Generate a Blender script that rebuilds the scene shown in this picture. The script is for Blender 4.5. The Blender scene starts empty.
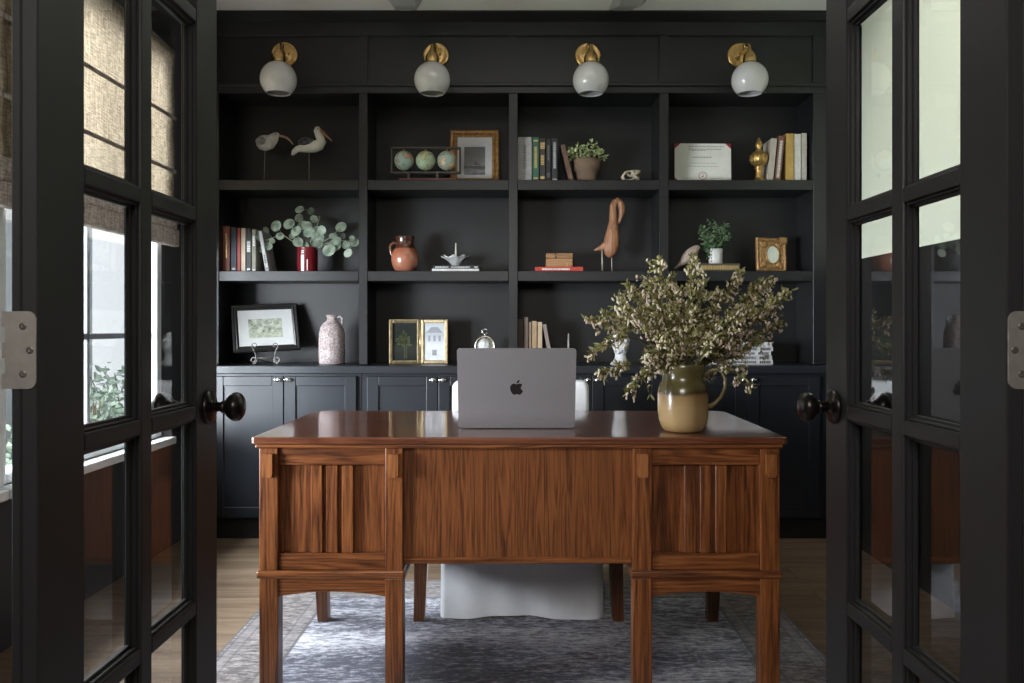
import bpy, bmesh, math, random
from mathutils import Vector, Matrix, Euler

R = math.radians
rnd = random.Random(11)
col = bpy.context.scene.collection
FPX, CAMZ = 846.0, 1.08                      # focal length in pixels, eye height in metres


def X(px, d): return (px - 520.0) * d / FPX           # metres across at distance d
def Z(py, d): return CAMZ - (py - 327.0) * d / FPX    # metres up at distance d


# ------------------------------------------------------------------ mesh builder
class MB:
    def __init__(self):
        self.v, self.f, self.s = [], [], []

    def add(self, vs, fs, smooth=False, M=None):
        o = len(self.v)
        for p in vs:
            p = Vector(p)
            self.v.append(M @ p if M is not None else p)
        for f in fs:
            self.f.append([o + i for i in f])
            self.s.append(smooth)
        return self

    def box(self, x0, x1, y0, y1, z0, z1, bev=0.0, seg=1, M=None, smooth=False):
        bm = bmesh.new()
        r = bmesh.ops.create_cube(bm, size=1.0)
        for v in r['verts']:
            v.co = Vector(((x0 + x1) / 2 + v.co.x * (x1 - x0), (y0 + y1) / 2 + v.co.y * (y1 - y0), (z0 + z1) / 2 + v.co.z * (z1 - z0)))
        if bev:
            bev = min(bev, .45 * min(abs(x1 - x0), abs(y1 - y0), abs(z1 - z0)))
            bmesh.ops.bevel(bm, geom=bm.edges[:], offset=bev, segments=seg, affect='EDGES', profile=.5)
        bm.verts.index_update()
        vs = [v.co.copy() for v in bm.verts]
        fs = [[v.index for v in f.verts] for f in bm.faces]
        bm.free()
        return self.add(vs, fs, smooth, M)

    def prism(self, poly, a0, a1, axis='y', M=None):
        """extrude a 2D polygon; axis y: (x,z) plane, x: (y,z) plane, z: (x,y) plane"""
        n = len(poly)
        def P(p, a):
            return (p[0], a, p[1]) if axis == 'y' else ((a, p[0], p[1]) if axis == 'x' else (p[0], p[1], a))
        vs = [P(p, a0) for p in poly] + [P(p, a1) for p in poly]
        fs = [list(range(n)), list(range(2 * n - 1, n - 1, -1))]
        for i in range(n):
            j = (i + 1) % n
            fs.append([j, i, n + i, n + j])
        return self.add(vs, fs, False, M)

    def lathe(self, prof, seg=32, M=None, ribs=None, smooth=True, cap=True):
        vs, fs = [], []
        n = len(prof)
        for k, (r, z) in enumerate(prof):
            for i in range(seg):
                a = 2 * math.pi * i / seg
                rr = r * (1 + (ribs[1] * abs(math.sin(ribs[0] * a / 2)) if ribs and ribs[2] <= k <= ribs[3] else 0))
                vs.append((rr * math.cos(a), rr * math.sin(a), z))
        for k in range(n - 1):
            for i in range(seg):
                j = (i + 1) % seg
                fs.append([k * seg + i, k * seg + j, (k + 1) * seg + j, (k + 1) * seg + i])
        if cap:
            if prof[0][0] > 1e-5: fs.append(list(range(seg - 1, -1, -1)))
            if prof[-1][0] > 1e-5: fs.append([(n - 1) * seg + i for i in range(seg)])
        return self.add(vs, fs, smooth, M)

    def tube(self, pts, rad, seg=8, M=None, flat=(1, 1), cap=True):
        pts = [Vector(p) for p in pts]
        n = len(pts)
        if not isinstance(rad, (list, tuple)): rad = [rad] * n
        vs, fs = [], []
        t0 = (pts[1] - pts[0]).normalized()
        up = Vector((0, 1, 0)) if abs(t0.y) < .9 else Vector((1, 0, 0))
        nrm = (up - t0 * up.dot(t0)).normalized()
        for k in range(n):
            t = (pts[min(k + 1, n - 1)] - pts[max(k - 1, 0)])
            if t.length < 1e-9: t = t0
            t = t.normalized()
            nrm = nrm - t * nrm.dot(t)
            nrm = nrm.normalized() if nrm.length > 1e-6 else t.orthogonal().normalized()
            b = t.cross(nrm)
            for i in range(seg):
                a = 2 * math.pi * i / seg
                vs.append(pts[k] + nrm * (rad[k] * flat[0] * math.cos(a)) + b * (rad[k] * flat[1] * math.sin(a)))
        for k in range(n - 1):
            for i in range(seg):
                j = (i + 1) % seg
                fs.append([k * seg + i, k * seg + j, (k + 1) * seg + j, (k + 1) * seg + i])
        if cap:
            fs.append(list(range(seg - 1, -1, -1)))
            fs.append([(n - 1) * seg + i for i in range(seg)])
        return self.add(vs, fs, True, M)

    def ball(self, c, r, seg=16, rings=10, M=None):
        if not isinstance(r, (list, tuple)): r = (r, r, r)
        vs, fs = [(c[0], c[1], c[2] - r[2])], []
        for k in range(1, rings):
            t = math.pi * k / rings
            for i in range(seg):
                a = 2 * math.pi * i / seg
                vs.append((c[0] + r[0] * math.sin(t) * math.cos(a), c[1] + r[1] * math.sin(t) * math.sin(a), c[2] - r[2] * math.cos(t)))
        vs.append((c[0], c[1], c[2] + r[2]))
        for i in range(seg):
            j = (i + 1) % seg
            fs.append([0, 1 + j, 1 + i])
            for k in range(rings - 2):
                a = 1 + k * seg
                fs.append([a + i, a + j, a + seg + j, a + seg + i])
            a = 1 + (rings - 2) * seg
            fs.append([a + i, a + j, len(vs) - 1])
        return self.add(vs, fs, True, M)

    def leaf(self, base, d, nrm, L, W, fold=.15):
        d = d.normalized(); side = d.cross(nrm)
        side = side.normalized() if side.length > 1e-6 else d.orthogonal().normalized()
        n2 = side.cross(d)
        b = Vector(base)
        vs = [b, b + d * L * .35 + side * W * .5 + n2 * fold * W, b + d * L * .72 + side * W * .38 + n2 * fold * W * .6, b + d * L - n2 * fold * W,
              b + d * L * .72 - side * W * .38 + n2 * fold * W * .6, b + d * L * .35 - side * W * .5 + n2 * fold * W, b + d * L * .5 - n2 * fold * W * .2]
        return self.add(vs, [[0, 1, 6], [1, 2, 6], [2, 3, 6], [3, 4, 6], [4, 5, 6], [5, 0, 6]], True)

    def disc_leaf(self, c, nrm, r, stretch=1.0, cup=.12, seg=12):
        nrm = Vector(nrm).normalized(); u = nrm.orthogonal().normalized(); w = nrm.cross(u)
        c = Vector(c)
        vs = [c - nrm * cup * r] + [c + u * r * stretch * math.cos(2 * math.pi * i / seg) + w * r * math.sin(2 * math.pi * i / seg) for i in range(seg)]
        return self.add(vs, [[0, 1 + i, 1 + (i + 1) % seg] for i in range(seg)], True)

    def build(self, name, mat, parent=None, loc=None, rot=None):
        me = bpy.data.meshes.new(name)
        me.from_pydata([tuple(p) for p in self.v], [], self.f)
        for p, s in zip(me.polygons, self.s): p.use_smooth = s
        bm = bmesh.new(); bm.from_mesh(me)
        bmesh.ops.recalc_face_normals(bm, faces=bm.faces[:]); bm.to_mesh(me); bm.free()
        me.materials.append(mat)
        o = bpy.data.objects.new(name, me)
        col.objects.link(o)
        if parent is not None: o.parent = parent
        if loc is not None: o.location = loc
        if rot is not None: o.rotation_euler = rot
        return o


def tag(o, label, cat, group=None, kind=None):
    o['label'] = label; o['category'] = cat
    if group: o['group'] = group
    if kind: o['kind'] = kind
    return o


def struct(o):
    o['kind'] = 'structure'
    return o


def thing(name, label, cat, loc=(0, 0, 0), rot=(0, 0, 0), group=None):
    o = bpy.data.objects.new(name, None)
    o.empty_display_size = .05
    col.objects.link(o)
    o.location = loc; o.rotation_euler = rot
    if label: tag(o, label, cat, group)
    return o


def copy_tree(o, parent=None):
    c = o.copy(); col.objects.link(c)
    c.parent = parent
    for ch in list(o.children): copy_tree(ch, c)
    return c


def T(x, y, z): return Matrix.Translation((x, y, z))


# ------------------------------------------------------------------ materials
def base(name):
    m = bpy.data.materials.new(name); m.use_nodes = True
    nt = m.node_tree
    return m, nt, nt.nodes['Principled BSDF']


def N(nt, typ, **kw):
    n = nt.nodes.new(typ)
    for k, v in kw.items():
        if k in n.inputs: n.inputs[k].default_value = v
        else: setattr(n, k, v)
    return n


def ramp(nt, stops, interp='LINEAR'):
    n = nt.nodes.new('ShaderNodeValToRGB'); e = n.color_ramp.elements
    n.color_ramp.interpolation = interp
    while len(e) < len(stops): e.new(.5)
    for q, (p, c) in zip(e, stops):
        q.position = p; q.color = (*c, 1)
    return n


def coords(nt, scale=(1, 1, 1), rand=False):
    tc = N(nt, 'ShaderNodeTexCoord'); mp = N(nt, 'ShaderNodeMapping')
    mp.inputs['Scale'].default_value = scale
    nt.links.new(tc.outputs['Object'], mp.inputs['Vector'])
    if rand:
        oi = N(nt, 'ShaderNodeObjectInfo'); mul = N(nt, 'ShaderNodeMath', operation='MULTIPLY'); mul.inputs[1].default_value = 37.0
        nt.links.new(oi.outputs['Random'], mul.inputs[0]); nt.links.new(mul.outputs[0], mp.inputs['Location'])
    return mp.outputs['Vector']


def plain(name, c, rough=.5, metal=0., var=.12, scale=30, bump=0., bscale=None, coat=0., spec=.5, c2=None):
    """a surface with a little procedural variation"""
    m, nt, b = base(name)
    v = coords(nt)
    n = N(nt, 'ShaderNodeTexNoise', Scale=scale, Detail=4.0, Roughness=.6)
    nt.links.new(v, n.inputs['Vector'])
    lo = tuple(max(0, x * (1 - var)) for x in c); hi = c2 or tuple(min(1, x * (1 + var)) for x in c)
    r = ramp(nt, [(.3, lo), (.7, hi)])
    nt.links.new(n.outputs['Fac'], r.inputs[0]); nt.links.new(r.outputs[0], b.inputs['Base Color'])
    b.inputs['Roughness'].default_value = rough; b.inputs['Metallic'].default_value = metal
    b.inputs['Coat Weight'].default_value = coat; b.inputs['Specular IOR Level'].default_value = spec
    b.inputs['Coat Roughness'].default_value = .1
    if bump:
        n2 = N(nt, 'ShaderNodeTexNoise', Scale=bscale or scale, Detail=5.0)
        nt.links.new(v, n2.inputs['Vector'])
        bp = N(nt, 'ShaderNodeBump', Strength=bump, Distance=.004)
        nt.links.new(n2.outputs['Fac'], bp.inputs['Height']); nt.links.new(bp.outputs[0], b.inputs['Normal'])
    return m


def wood(name, dark, mid, light, axis='Z', fine=1.0, rough=.35, coat=.0, wave=1.0, coat_rough=.12):
    m, nt, b = base(name)
    al = .042
    sc = {'X': (al, 1, 1), 'Y': (1, al, 1), 'Z': (1, 1, al)}[axis]
    v = coords(nt, sc, rand=True)
    n1 = N(nt, 'ShaderNodeTexNoise', Scale=21.0 * wave, Detail=2.0, Distortion=.4); nt.links.new(v, n1.inputs['Vector'])
    mu = N(nt, 'ShaderNodeMath', operation='MULTIPLY'); mu.inputs[1].default_value = 9.0; nt.links.new(n1.outputs['Fac'], mu.inputs[0])
    fr = N(nt, 'ShaderNodeMath', operation='PINGPONG'); fr.inputs[1].default_value = .5; nt.links.new(mu.outputs[0], fr.inputs[0])
    n2 = N(nt, 'ShaderNodeTexNoise', Scale=230.0 * fine, Detail=3.0, Roughness=.7); nt.links.new(v, n2.inputs['Vector'])
    n3 = N(nt, 'ShaderNodeTexNoise', Scale=3.0, Detail=2.0); nt.links.new(v, n3.inputs['Vector'])
    a1 = N(nt, 'ShaderNodeMath', operation='MULTIPLY_ADD'); a1.inputs[1].default_value = .50; nt.links.new(fr.outputs[0], a1.inputs[0])
    a2 = N(nt, 'ShaderNodeMath', operation='MULTIPLY_ADD'); a2.inputs[1].default_value = .75; nt.links.new(n2.outputs['Fac'], a2.inputs[0])
    a3 = N(nt, 'ShaderNodeMath', operation='MULTIPLY'); a3.inputs[1].default_value = .25; nt.links.new(n3.outputs['Fac'], a3.inputs[0])
    nt.links.new(a3.outputs[0], a2.inputs[2]); nt.links.new(a2.outputs[0], a1.inputs[2])
    r = ramp(nt, [(.40, dark), (.58, mid), (.84, light)])
    nt.links.new(a1.outputs[0], r.inputs[0]); nt.links.new(r.outputs[0], b.inputs['Base Color'])
    b.inputs['Roughness'].default_value = rough; b.inputs['Coat Weight'].default_value = coat; b.inputs['Coat Roughness'].default_value = coat_rough
    bp = N(nt, 'ShaderNodeBump', Strength=.12, Distance=.002); nt.links.new(n2.outputs['Fac'], bp.inputs['Height']); nt.links.new(bp.outputs[0], b.inputs['Normal'])
    return m


def zones(name, stops, rough=.3, axis=2, noise=.01, var_scale=12, coat=0., bump=0., interp='LINEAR', metal=0.):
    """colour changing along one object axis, with a noisy boundary; stops = [(metres, colour)]"""
    m, nt, b = base(name)
    v = coords(nt)
    sp = N(nt, 'ShaderNodeSeparateXYZ'); nt.links.new(v, sp.inputs[0])
    n = N(nt, 'ShaderNodeTexNoise', Scale=var_scale, Detail=5.0); nt.links.new(v, n.inputs['Vector'])
    ma = N(nt, 'ShaderNodeMath', operation='MULTIPLY_ADD'); ma.inputs[1].default_value = noise * 2
    nt.links.new(n.outputs['Fac'], ma.inputs[0]); nt.links.new(sp.outputs[axis], ma.inputs[2])
    a, z = stops[0][0], stops[-1][0]
    mr = N(nt, 'ShaderNodeMapRange'); mr.inputs[1].default_value = a + noise; mr.inputs[2].default_value = z + noise
    nt.links.new(ma.outputs[0], mr.inputs[0])
    r = ramp(nt, [((p - a) / (z - a), c) for p, c in stops], interp)
    nt.links.new(mr.outputs[0], r.inputs[0])
    mx = N(nt, 'ShaderNodeMixRGB', blend_type='MULTIPLY'); mx.inputs[0].default_value = .5
    r2 = ramp(nt, [(.3, (.7, .68, .62)), (.65, (1, 1, 1))]); nt.links.new(n.outputs['Fac'], r2.inputs[0])
    nt.links.new(r.outputs[0], mx.inputs[1]); nt.links.new(r2.outputs[0], mx.inputs[2])
    nt.links.new(mx.outputs[0], b.inputs['Base Color'])
    b.inputs['Roughness'].default_value = rough; b.inputs['Coat Weight'].default_value = coat; b.inputs['Metallic'].default_value = metal
    if bump:
        bp = N(nt, 'ShaderNodeBump', Strength=bump, Distance=.004); nt.links.new(n.outputs['Fac'], bp.inputs['Height']); nt.links.new(bp.outputs[0], b.inputs['Normal'])
    return m


def speckle(name, c1, c2, scale, lo, hi, rough=.6, bump=.0):
    m, nt, b = base(name)
    v = coords(nt)
    n = N(nt, 'ShaderNodeTexNoise', Scale=scale, Detail=6.0, Roughness=.75); nt.links.new(v, n.inputs['Vector'])
    r = ramp(nt, [(lo, c1), (hi, c2)]); nt.links.new(n.outputs['Fac'], r.inputs[0]); nt.links.new(r.outputs[0], b.inputs['Base Color'])
    b.inputs['Roughness'].default_value = rough
    if bump:
        bp = N(nt, 'ShaderNodeBump', Strength=bump, Distance=.004); nt.links.new(n.outputs['Fac'], bp.inputs['Height']); nt.links.new(bp.outputs[0], b.inputs['Normal'])
    return m


def pane_mat(name, tint=(1, 1, 1), rough=0.0, boost=1.0):
    """thin clear glass sheet: both faces reflect, the rest goes straight through"""
    m = bpy.data.materials.new(name); m.use_nodes = True
    nt = m.node_tree; nt.nodes.clear()
    g = N(nt, 'ShaderNodeNewGeometry'); dot = N(nt, 'ShaderNodeVectorMath', operation='DOT_PRODUCT')
    nt.links.new(g.outputs['Incoming'], dot.inputs[0]); nt.links.new(g.outputs['Normal'], dot.inputs[1])
    ab = N(nt, 'ShaderNodeMath', operation='ABSOLUTE'); nt.links.new(dot.outputs['Value'], ab.inputs[0])
    om = N(nt, 'ShaderNodeMath', operation='SUBTRACT'); om.inputs[0].default_value = 1.0; nt.links.new(ab.outputs[0], om.inputs[1])
    pw = N(nt, 'ShaderNodeMath', operation='POWER'); pw.inputs[1].default_value = 5.0; nt.links.new(om.outputs[0], pw.inputs[0])
    f = N(nt, 'ShaderNodeMath', operation='MULTIPLY_ADD'); f.inputs[1].default_value = .96; f.inputs[2].default_value = .04; nt.links.new(pw.outputs[0], f.inputs[0])
    two = N(nt, 'ShaderNodeMath', operation='MULTIPLY'); two.inputs[1].default_value = 2.0 * boost; nt.links.new(f.outputs[0], two.inputs[0])
    pl = N(nt, 'ShaderNodeMath', operation='ADD'); pl.inputs[1].default_value = 1.0; nt.links.new(f.outputs[0], pl.inputs[0])
    dv = N(nt, 'ShaderNodeMath', operation='DIVIDE', use_clamp=True); nt.links.new(two.outputs[0], dv.inputs[0]); nt.links.new(pl.outputs[0], dv.inputs[1])
    tr = N(nt, 'ShaderNodeBsdfTransparent'); tr.inputs[0].default_value = (*tint, 1)
    gl = N(nt, 'ShaderNodeBsdfGlossy'); gl.inputs['Roughness'].default_value = rough
    # very faint waviness of real panes
    tc = N(nt, 'ShaderNodeTexCoord'); nz = N(nt, 'ShaderNodeTexNoise', Scale=3.0); nt.links.new(tc.outputs['Object'], nz.inputs['Vector'])
    bp = N(nt, 'ShaderNodeBump', Strength=.02, Distance=.01); nt.links.new(nz.outputs['Fac'], bp.inputs['Height']); nt.links.new(bp.outputs[0], gl.inputs['Normal'])
    mx = N(nt, 'ShaderNodeMixShader'); nt.links.new(dv.outputs[0], mx.inputs[0]); nt.links.new(tr.outputs[0], mx.inputs[1]); nt.links.new(gl.outputs[0], mx.inputs[2])
    out = N(nt, 'ShaderNodeOutputMaterial'); nt.links.new(mx.outputs[0], out.inputs[0])
    return m


def floor_mat():
    m, nt, b = base('oak_floor')
    tc = N(nt, 'ShaderNodeTexCoord')
    br = N(nt, 'ShaderNodeTexBrick'); br.offset = .37; br.squash = 1.0
    br.inputs['Scale'].default_value = 1.0; br.inputs['Brick Width'].default_value = 1.9; br.inputs['Row Height'].default_value = .165
    br.inputs['Mortar Size'].default_value = .0025; br.inputs['Mortar Smooth'].default_value = .3
    br.inputs['Color1'].default_value = (.0, .0, .0, 1); br.inputs['Color2'].default_value = (1, 1, 1, 1); br.inputs['Mortar'].default_value = (.5, .5, .5, 1)
    nt.links.new(tc.outputs['Object'], br.inputs['Vector'])
    mp = N(nt, 'ShaderNodeMapping'); mp.inputs['Scale'].default_value = (.09, 1, 1); nt.links.new(tc.outputs['Object'], mp.inputs['Vector'])
    sh = N(nt, 'ShaderNodeVectorMath', operation='MULTIPLY_ADD'); sh.inputs[1].default_value = (5, 5, 5)
    nt.links.new(br.outputs['Color'], sh.inputs[0]); nt.links.new(mp.outputs[0], sh.inputs[2])
    n1 = N(nt, 'ShaderNodeTexNoise', Scale=14.0, Detail=5.0, Distortion=.8); nt.links.new(sh.outputs[0], n1.inputs['Vector'])
    n2 = N(nt, 'ShaderNodeTexNoise', Scale=90.0, Detail=3.0); nt.links.new(sh.outputs[0], n2.inputs['Vector'])
    r = ramp(nt, [(.22, (.075, .048, .030)), (.42, (.185, .128, .083)), (.62, (.27, .195, .132)), (.8, (.34, .255, .178))])
    nt.links.new(n1.outputs['Fac'], r.inputs[0])
    r2 = ramp(nt, [(.3, (.78, .76, .74)), (.7, (1, 1, 1))]); nt.links.new(n2.outputs['Fac'], r2.inputs[0])
    mx = N(nt, 'ShaderNodeMixRGB', blend_type='MULTIPLY'); mx.inputs[0].default_value = 1.0; nt.links.new(r.outputs[0], mx.inputs[1]); nt.links.new(r2.outputs[0], mx.inputs[2])
    r3 = ramp(nt, [(0, (.72, .70, .68)), (1, (1, 1, 1))]); nt.links.new(br.outputs['Color'], r3.inputs[0])
    mx3 = N(nt, 'ShaderNodeMixRGB', blend_type='MULTIPLY'); mx3.inputs[0].default_value = .8; nt.links.new(mx.outputs[0], mx3.inputs[1]); nt.links.new(r3.outputs[0], mx3.inputs[2])
    mo = N(nt, 'ShaderNodeMixRGB'); mo.inputs[2].default_value = (.06, .04, .025, 1); nt.links.new(br.outputs['Fac'], mo.inputs[0]); nt.links.new(mx3.outputs[0], mo.inputs[1])
    nt.links.new(mo.outputs[0], b.inputs['Base Color']); b.inputs['Roughness'].default_value = .42
    return m


def rug_mat(hx, y0, y1):
    """faded oriental rug: pale grey-brown border with stripes, navy and grey field with worn motifs"""
    m, nt, b = base('rug_wool')
    L = nt.links.new
    tc = N(nt, 'ShaderNodeTexCoord'); sp = N(nt, 'ShaderNodeSeparateXYZ'); L(tc.outputs['Object'], sp.inputs[0])
    def math_(op, a, c=None, d=None):
        n = N(nt, 'ShaderNodeMath', operation=op)
        for i, q in enumerate((a, c, d)):
            if q is None: continue
            if isinstance(q, (int, float)): n.inputs[i].default_value = q
            else: L(q, n.inputs[i])
        return n.outputs[0]
    cy, hy = (y0 + y1) / 2, (y1 - y0) / 2
    ex = math_('SUBTRACT', hx, math_('ABSOLUTE', sp.outputs[0]))
    ey = math_('SUBTRACT', hy, math_('ABSOLUTE', math_('SUBTRACT', sp.outputs[1], cy)))
    e = math_('MINIMUM', ex, ey)                                    # distance in from the nearest edge
    # wear noises, streaked along the weft (x)
    mp = N(nt, 'ShaderNodeMapping'); mp.inputs['Scale'].default_value = (.28, 1, 1); L(tc.outputs['Object'], mp.inputs['Vector'])
    st = N(nt, 'ShaderNodeTexNoise', Scale=80.0, Detail=6.0, Roughness=.8); L(mp.outputs[0], st.inputs['Vector'])
    big = N(nt, 'ShaderNodeTexNoise', Scale=3.2, Detail=4.0, Roughness=.6); L(mp.outputs[0], big.inputs['Vector'])
    # motifs
    dn = N(nt, 'ShaderNodeTexNoise', Scale=9.0, Detail=2.0); L(tc.outputs['Object'], dn.inputs['Vector'])
    dv = N(nt, 'ShaderNodeVectorMath', operation='MULTIPLY_ADD'); dv.inputs[1].default_value = (.10, .10, 0); L(dn.outputs['Color'], dv.inputs[0]); L(tc.outputs['Object'], dv.inputs[2])
    vo = N(nt, 'ShaderNodeTexVoronoi', Scale=6.5); L(dv.outputs[0], vo.inputs['Vector'])
    ring = math_('SINE', math_('MULTIPLY', vo.outputs['Distance'], 34.0))
    vo2 = N(nt, 'ShaderNodeTexVoronoi', Scale=19.0); vo2.feature = 'DISTANCE_TO_EDGE'; L(dv.outputs[0], vo2.inputs['Vector'])
    vein = math_('LESS_THAN', vo2.outputs['Distance'], .05)
    mot = math_('MAXIMUM', math_('MULTIPLY', math_('GREATER_THAN', ring, .45), .34), math_('MULTIPLY', vein, .16))
    w1 = math_('SUBTRACT', st.outputs['Fac'], .5); w2 = math_('SUBTRACT', big.outputs['Fac'], .5)
    fv = math_('ADD', math_('ADD', math_('MULTIPLY', w1, 2.9), math_('MULTIPLY', w2, 1.8)), math_('MULTIPLY', mot, .34))
    field = ramp(nt, [(.0, (.056, .056, .074)), (.23, (.12, .118, .148)), (.49, (.32, .312, .35)), (.88, (.58, .565, .60))])
    L(math_('ADD', fv, .30), field.inputs[0])
    bv = math_('ADD', math_('ADD', math_('MULTIPLY', w1, 3.0), math_('MULTIPLY', w2, .9)), math_('MULTIPLY', mot, .25))
    bord = ramp(nt, [(.0, (.04, .034, .034)), (.4, (.13, .113, .11)), (.75, (.285, .258, .252)), (1, (.37, .345, .34))])
    L(math_('ADD', bv, .42), bord.inputs[0])
    mx = N(nt, 'ShaderNodeMixRGB'); L(math_('GREATER_THAN', e, .235), mx.inputs[0]); L(bord.outputs[0], mx.inputs[1]); L(field.outputs[0], mx.inputs[2])
    cur = mx.outputs[0]
    def stripe(a, c, colr, fac):
        nonlocal cur
        k = math_('MULTIPLY', math_('GREATER_THAN', e, a), math_('LESS_THAN', e, c))
        k = math_('MULTIPLY', k, math_('ADD', math_('MULTIPLY', st.outputs['Fac'], .8), fac - .4))
        q = N(nt, 'ShaderNodeMixRGB'); L(k, q.inputs[0]); L(cur, q.inputs[1]); q.inputs[2].default_value = (*colr, 1); cur = q.outputs[0]
    stripe(-.1, .010, (.10, .095, .10), .9); stripe(.018, .026, (.08, .08, .09), .6); stripe(.055, .064, (.09, .085, .09), .5)
    stripe(.026, .055, (.22, .2, .197), .45); stripe(.180, .188, (.09, .085, .09), .55); stripe(.188, .215, (.22, .2, .197), .45); stripe(.226, .238, (.07, .07, .08), .7)
    L(cur, b.inputs['Base Color']); b.inputs['Roughness'].default_value = .95; b.inputs['Specular IOR Level'].default_value = .1
    b.inputs['Sheen Weight'].default_value = .15
    bp = N(nt, 'ShaderNodeBump', Strength=.5, Distance=.004); L(st.outputs['Fac'], bp.inputs['Height']); L(bp.outputs[0], b.inputs['Normal'])
    return m


def burlap_mat(name, c, transl):
    m = bpy.data.materials.new(name); m.use_nodes = True
    nt = m.node_tree; nt.nodes.clear(); L = nt.links.new
    tc = N(nt, 'ShaderNodeTexCoord')
    def nz(sc, s=1.0):
        mp = N(nt, 'ShaderNodeMapping'); mp.inputs['Scale'].default_value = sc; L(tc.outputs['Object'], mp.inputs['Vector'])
        n = N(nt, 'ShaderNodeTexNoise', Scale=s, Detail=3.0, Roughness=.7); L(mp.outputs[0], n.inputs['Vector']); return n
    a, b2 = nz((1, 150, 9)), nz((1, 22, 150))
    ad = N(nt, 'ShaderNodeMath', operation='ADD'); L(a.outputs['Fac'], ad.inputs[0]); L(b2.outputs['Fac'], ad.inputs[1])
    r = ramp(nt, [(.0, tuple(x * .2 for x in c)), (.42, tuple(x * .6 for x in c)), (.62, c), (1, tuple(min(1, x * 1.4) for x in c))])
    hf = N(nt, 'ShaderNodeMapRange'); hf.inputs[1].default_value = .55; hf.inputs[2].default_value = 1.45; L(ad.outputs[0], hf.inputs[0]); L(hf.outputs[0], r.inputs[0])
    df = N(nt, 'ShaderNodeBsdfDiffuse'); tl = N(nt, 'ShaderNodeBsdfTranslucent'); L(r.outputs[0], df.inputs[0]); L(r.outputs[0], tl.inputs[0])
    mx = N(nt, 'ShaderNodeMixShader'); mx.inputs[0].default_value = transl; L(df.outputs[0], mx.inputs[1]); L(tl.outputs[0], mx.inputs[2])
    out = N(nt, 'ShaderNodeOutputMaterial'); L(mx.outputs[0], out.inputs[0])
    return m


def leaf_mat(name, c1, c2, scale=25, rough=.5, transl=.25):
    m, nt, b = base(name)
    v = coords(nt)
    n = N(nt, 'ShaderNodeTexNoise', Scale=scale, Detail=2.0); nt.links.new(v, n.inputs['Vector'])
    r = ramp(nt, [(.35, c1), (.65, c2)]); nt.links.new(n.outputs['Fac'], r.inputs[0]); nt.links.new(r.outputs[0], b.inputs['Base Color'])
    b.inputs['Roughness'].default_value = rough
    tl = N(nt, 'ShaderNodeBsdfTranslucent'); nt.links.new(r.outputs[0], tl.inputs[0])
    mx = N(nt, 'ShaderNodeMixShader'); mx.inputs[0].default_value = transl
    nt.links.new(b.outputs[0], mx.inputs[1]); nt.links.new(tl.outputs[0], mx.inputs[2]); nt.links.new(mx.outputs[0], nt.nodes['Material Output'].inputs[0])
    return m


PAINT = plain('black_paint', (.0105, .0105, .0112), .38, var=.06, scale=6, bump=.02, bscale=60)
PAINT_DOOR = plain('black_door_paint', (.016, .016, .0175), .5, var=.06, scale=6, bump=.02, bscale=80)
BACKP = plain('black_paint_bay_shade', (.0068, .0068, .0073), .5, var=.06, scale=6)  # black paint made darker, the shade inside the bays put into its colour
CABINET = plain('blue_black_paint', (.016, .0185, .0235), .34, var=.06, scale=6)
WALLDARK = plain('dark_wall_paint', (.022, .023, .027), .6, var=.06, scale=8)
WALLPALE = plain('pale_sage_paint', (.72, .77, .63), .8, var=.02, scale=3)
CEIL = plain('white_ceiling_paint', (.85, .84, .82), .9, var=.02, scale=3)
BEAMG = plain('pale_grey_trim_paint', (.42, .42, .42), .7, var=.03, scale=3)
WHITETRIM = plain('white_window_paint', (.75, .78, .80), .45, var=.03)
MUNTINGREY = plain('window_paint_backlit_shade', (.30, .33, .37), .5, var=.04)  # white bars coloured grey, their backlit shade put into the paint
FLOOR = floor_mat()
PANE = pane_mat('door_glass', boost=1.15)
WPANE = pane_mat('window_glass')
BRONZE = plain('dark_bronze', (.045, .04, .037), .28, metal=.85, var=.2)
NICKEL = plain('satin_nickel', (.50, .47, .43), .42, metal=.8, var=.1, scale=60)
CHROME = plain('polished_chrome', (.8, .8, .82), .15, metal=1.0, var=.03)
BRASS = plain('aged_brass', (.62, .41, .17), .26, metal=1.0, var=.25, scale=45)
GOLD = plain('antique_gold', (.50, .32, .11), .36, metal=.85, var=.45, scale=60, bump=.3)
OPAL = plain('opal_glass', (.60, .59, .58), .12, var=.02, coat=.6)
OD, OM, OL = (.038, .0105, .0035), (.145, .043, .0115), (.30, .103, .030)
OAKV = wood('oak_upright_grain', OD, OM, OL, 'Z')
OAKH = wood('oak_level_grain', OD, OM, OL, 'X')
OAKTOP = wood('polished_oak_top', (.045, .014, .007), (.115, .034, .015), (.19, .062, .027), 'X', rough=.28, coat=.75, coat_rough=.07)
OAKC = wood('oak_corbel_grain', (.09, .026, .008), (.24, .08, .023), (.36, .14, .045), 'Z')
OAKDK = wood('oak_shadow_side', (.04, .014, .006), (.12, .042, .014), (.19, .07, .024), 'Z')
LINEN = plain('white_slipcover', (.80, .81, .83), .9, var=.05, scale=12, bump=.25, bscale=9)
ALU = plain('space_grey_aluminium', (.30, .285, .295), .45, metal=.45, var=.03, scale=200)
BLACKGLOSS = plain('black_gloss', (.012, .012, .013), .2, var=.1)
PEWTER = plain('dark_pewter_wire', (.16, .15, .145), .35, metal=.8, var=.2)
BLACKMET = plain('black_iron', (.03, .028, .026), .45, metal=.7, var=.2)
PAGES = plain('page_edges', (.62, .57, .46), .9, var=.12, scale=90)
PAPER = plain('white_mat_board', (.56, .56, .56), .85, var=.03)
CREAM = plain('cream_paper', (.66, .66, .60), .8, var=.05, scale=20)


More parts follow.
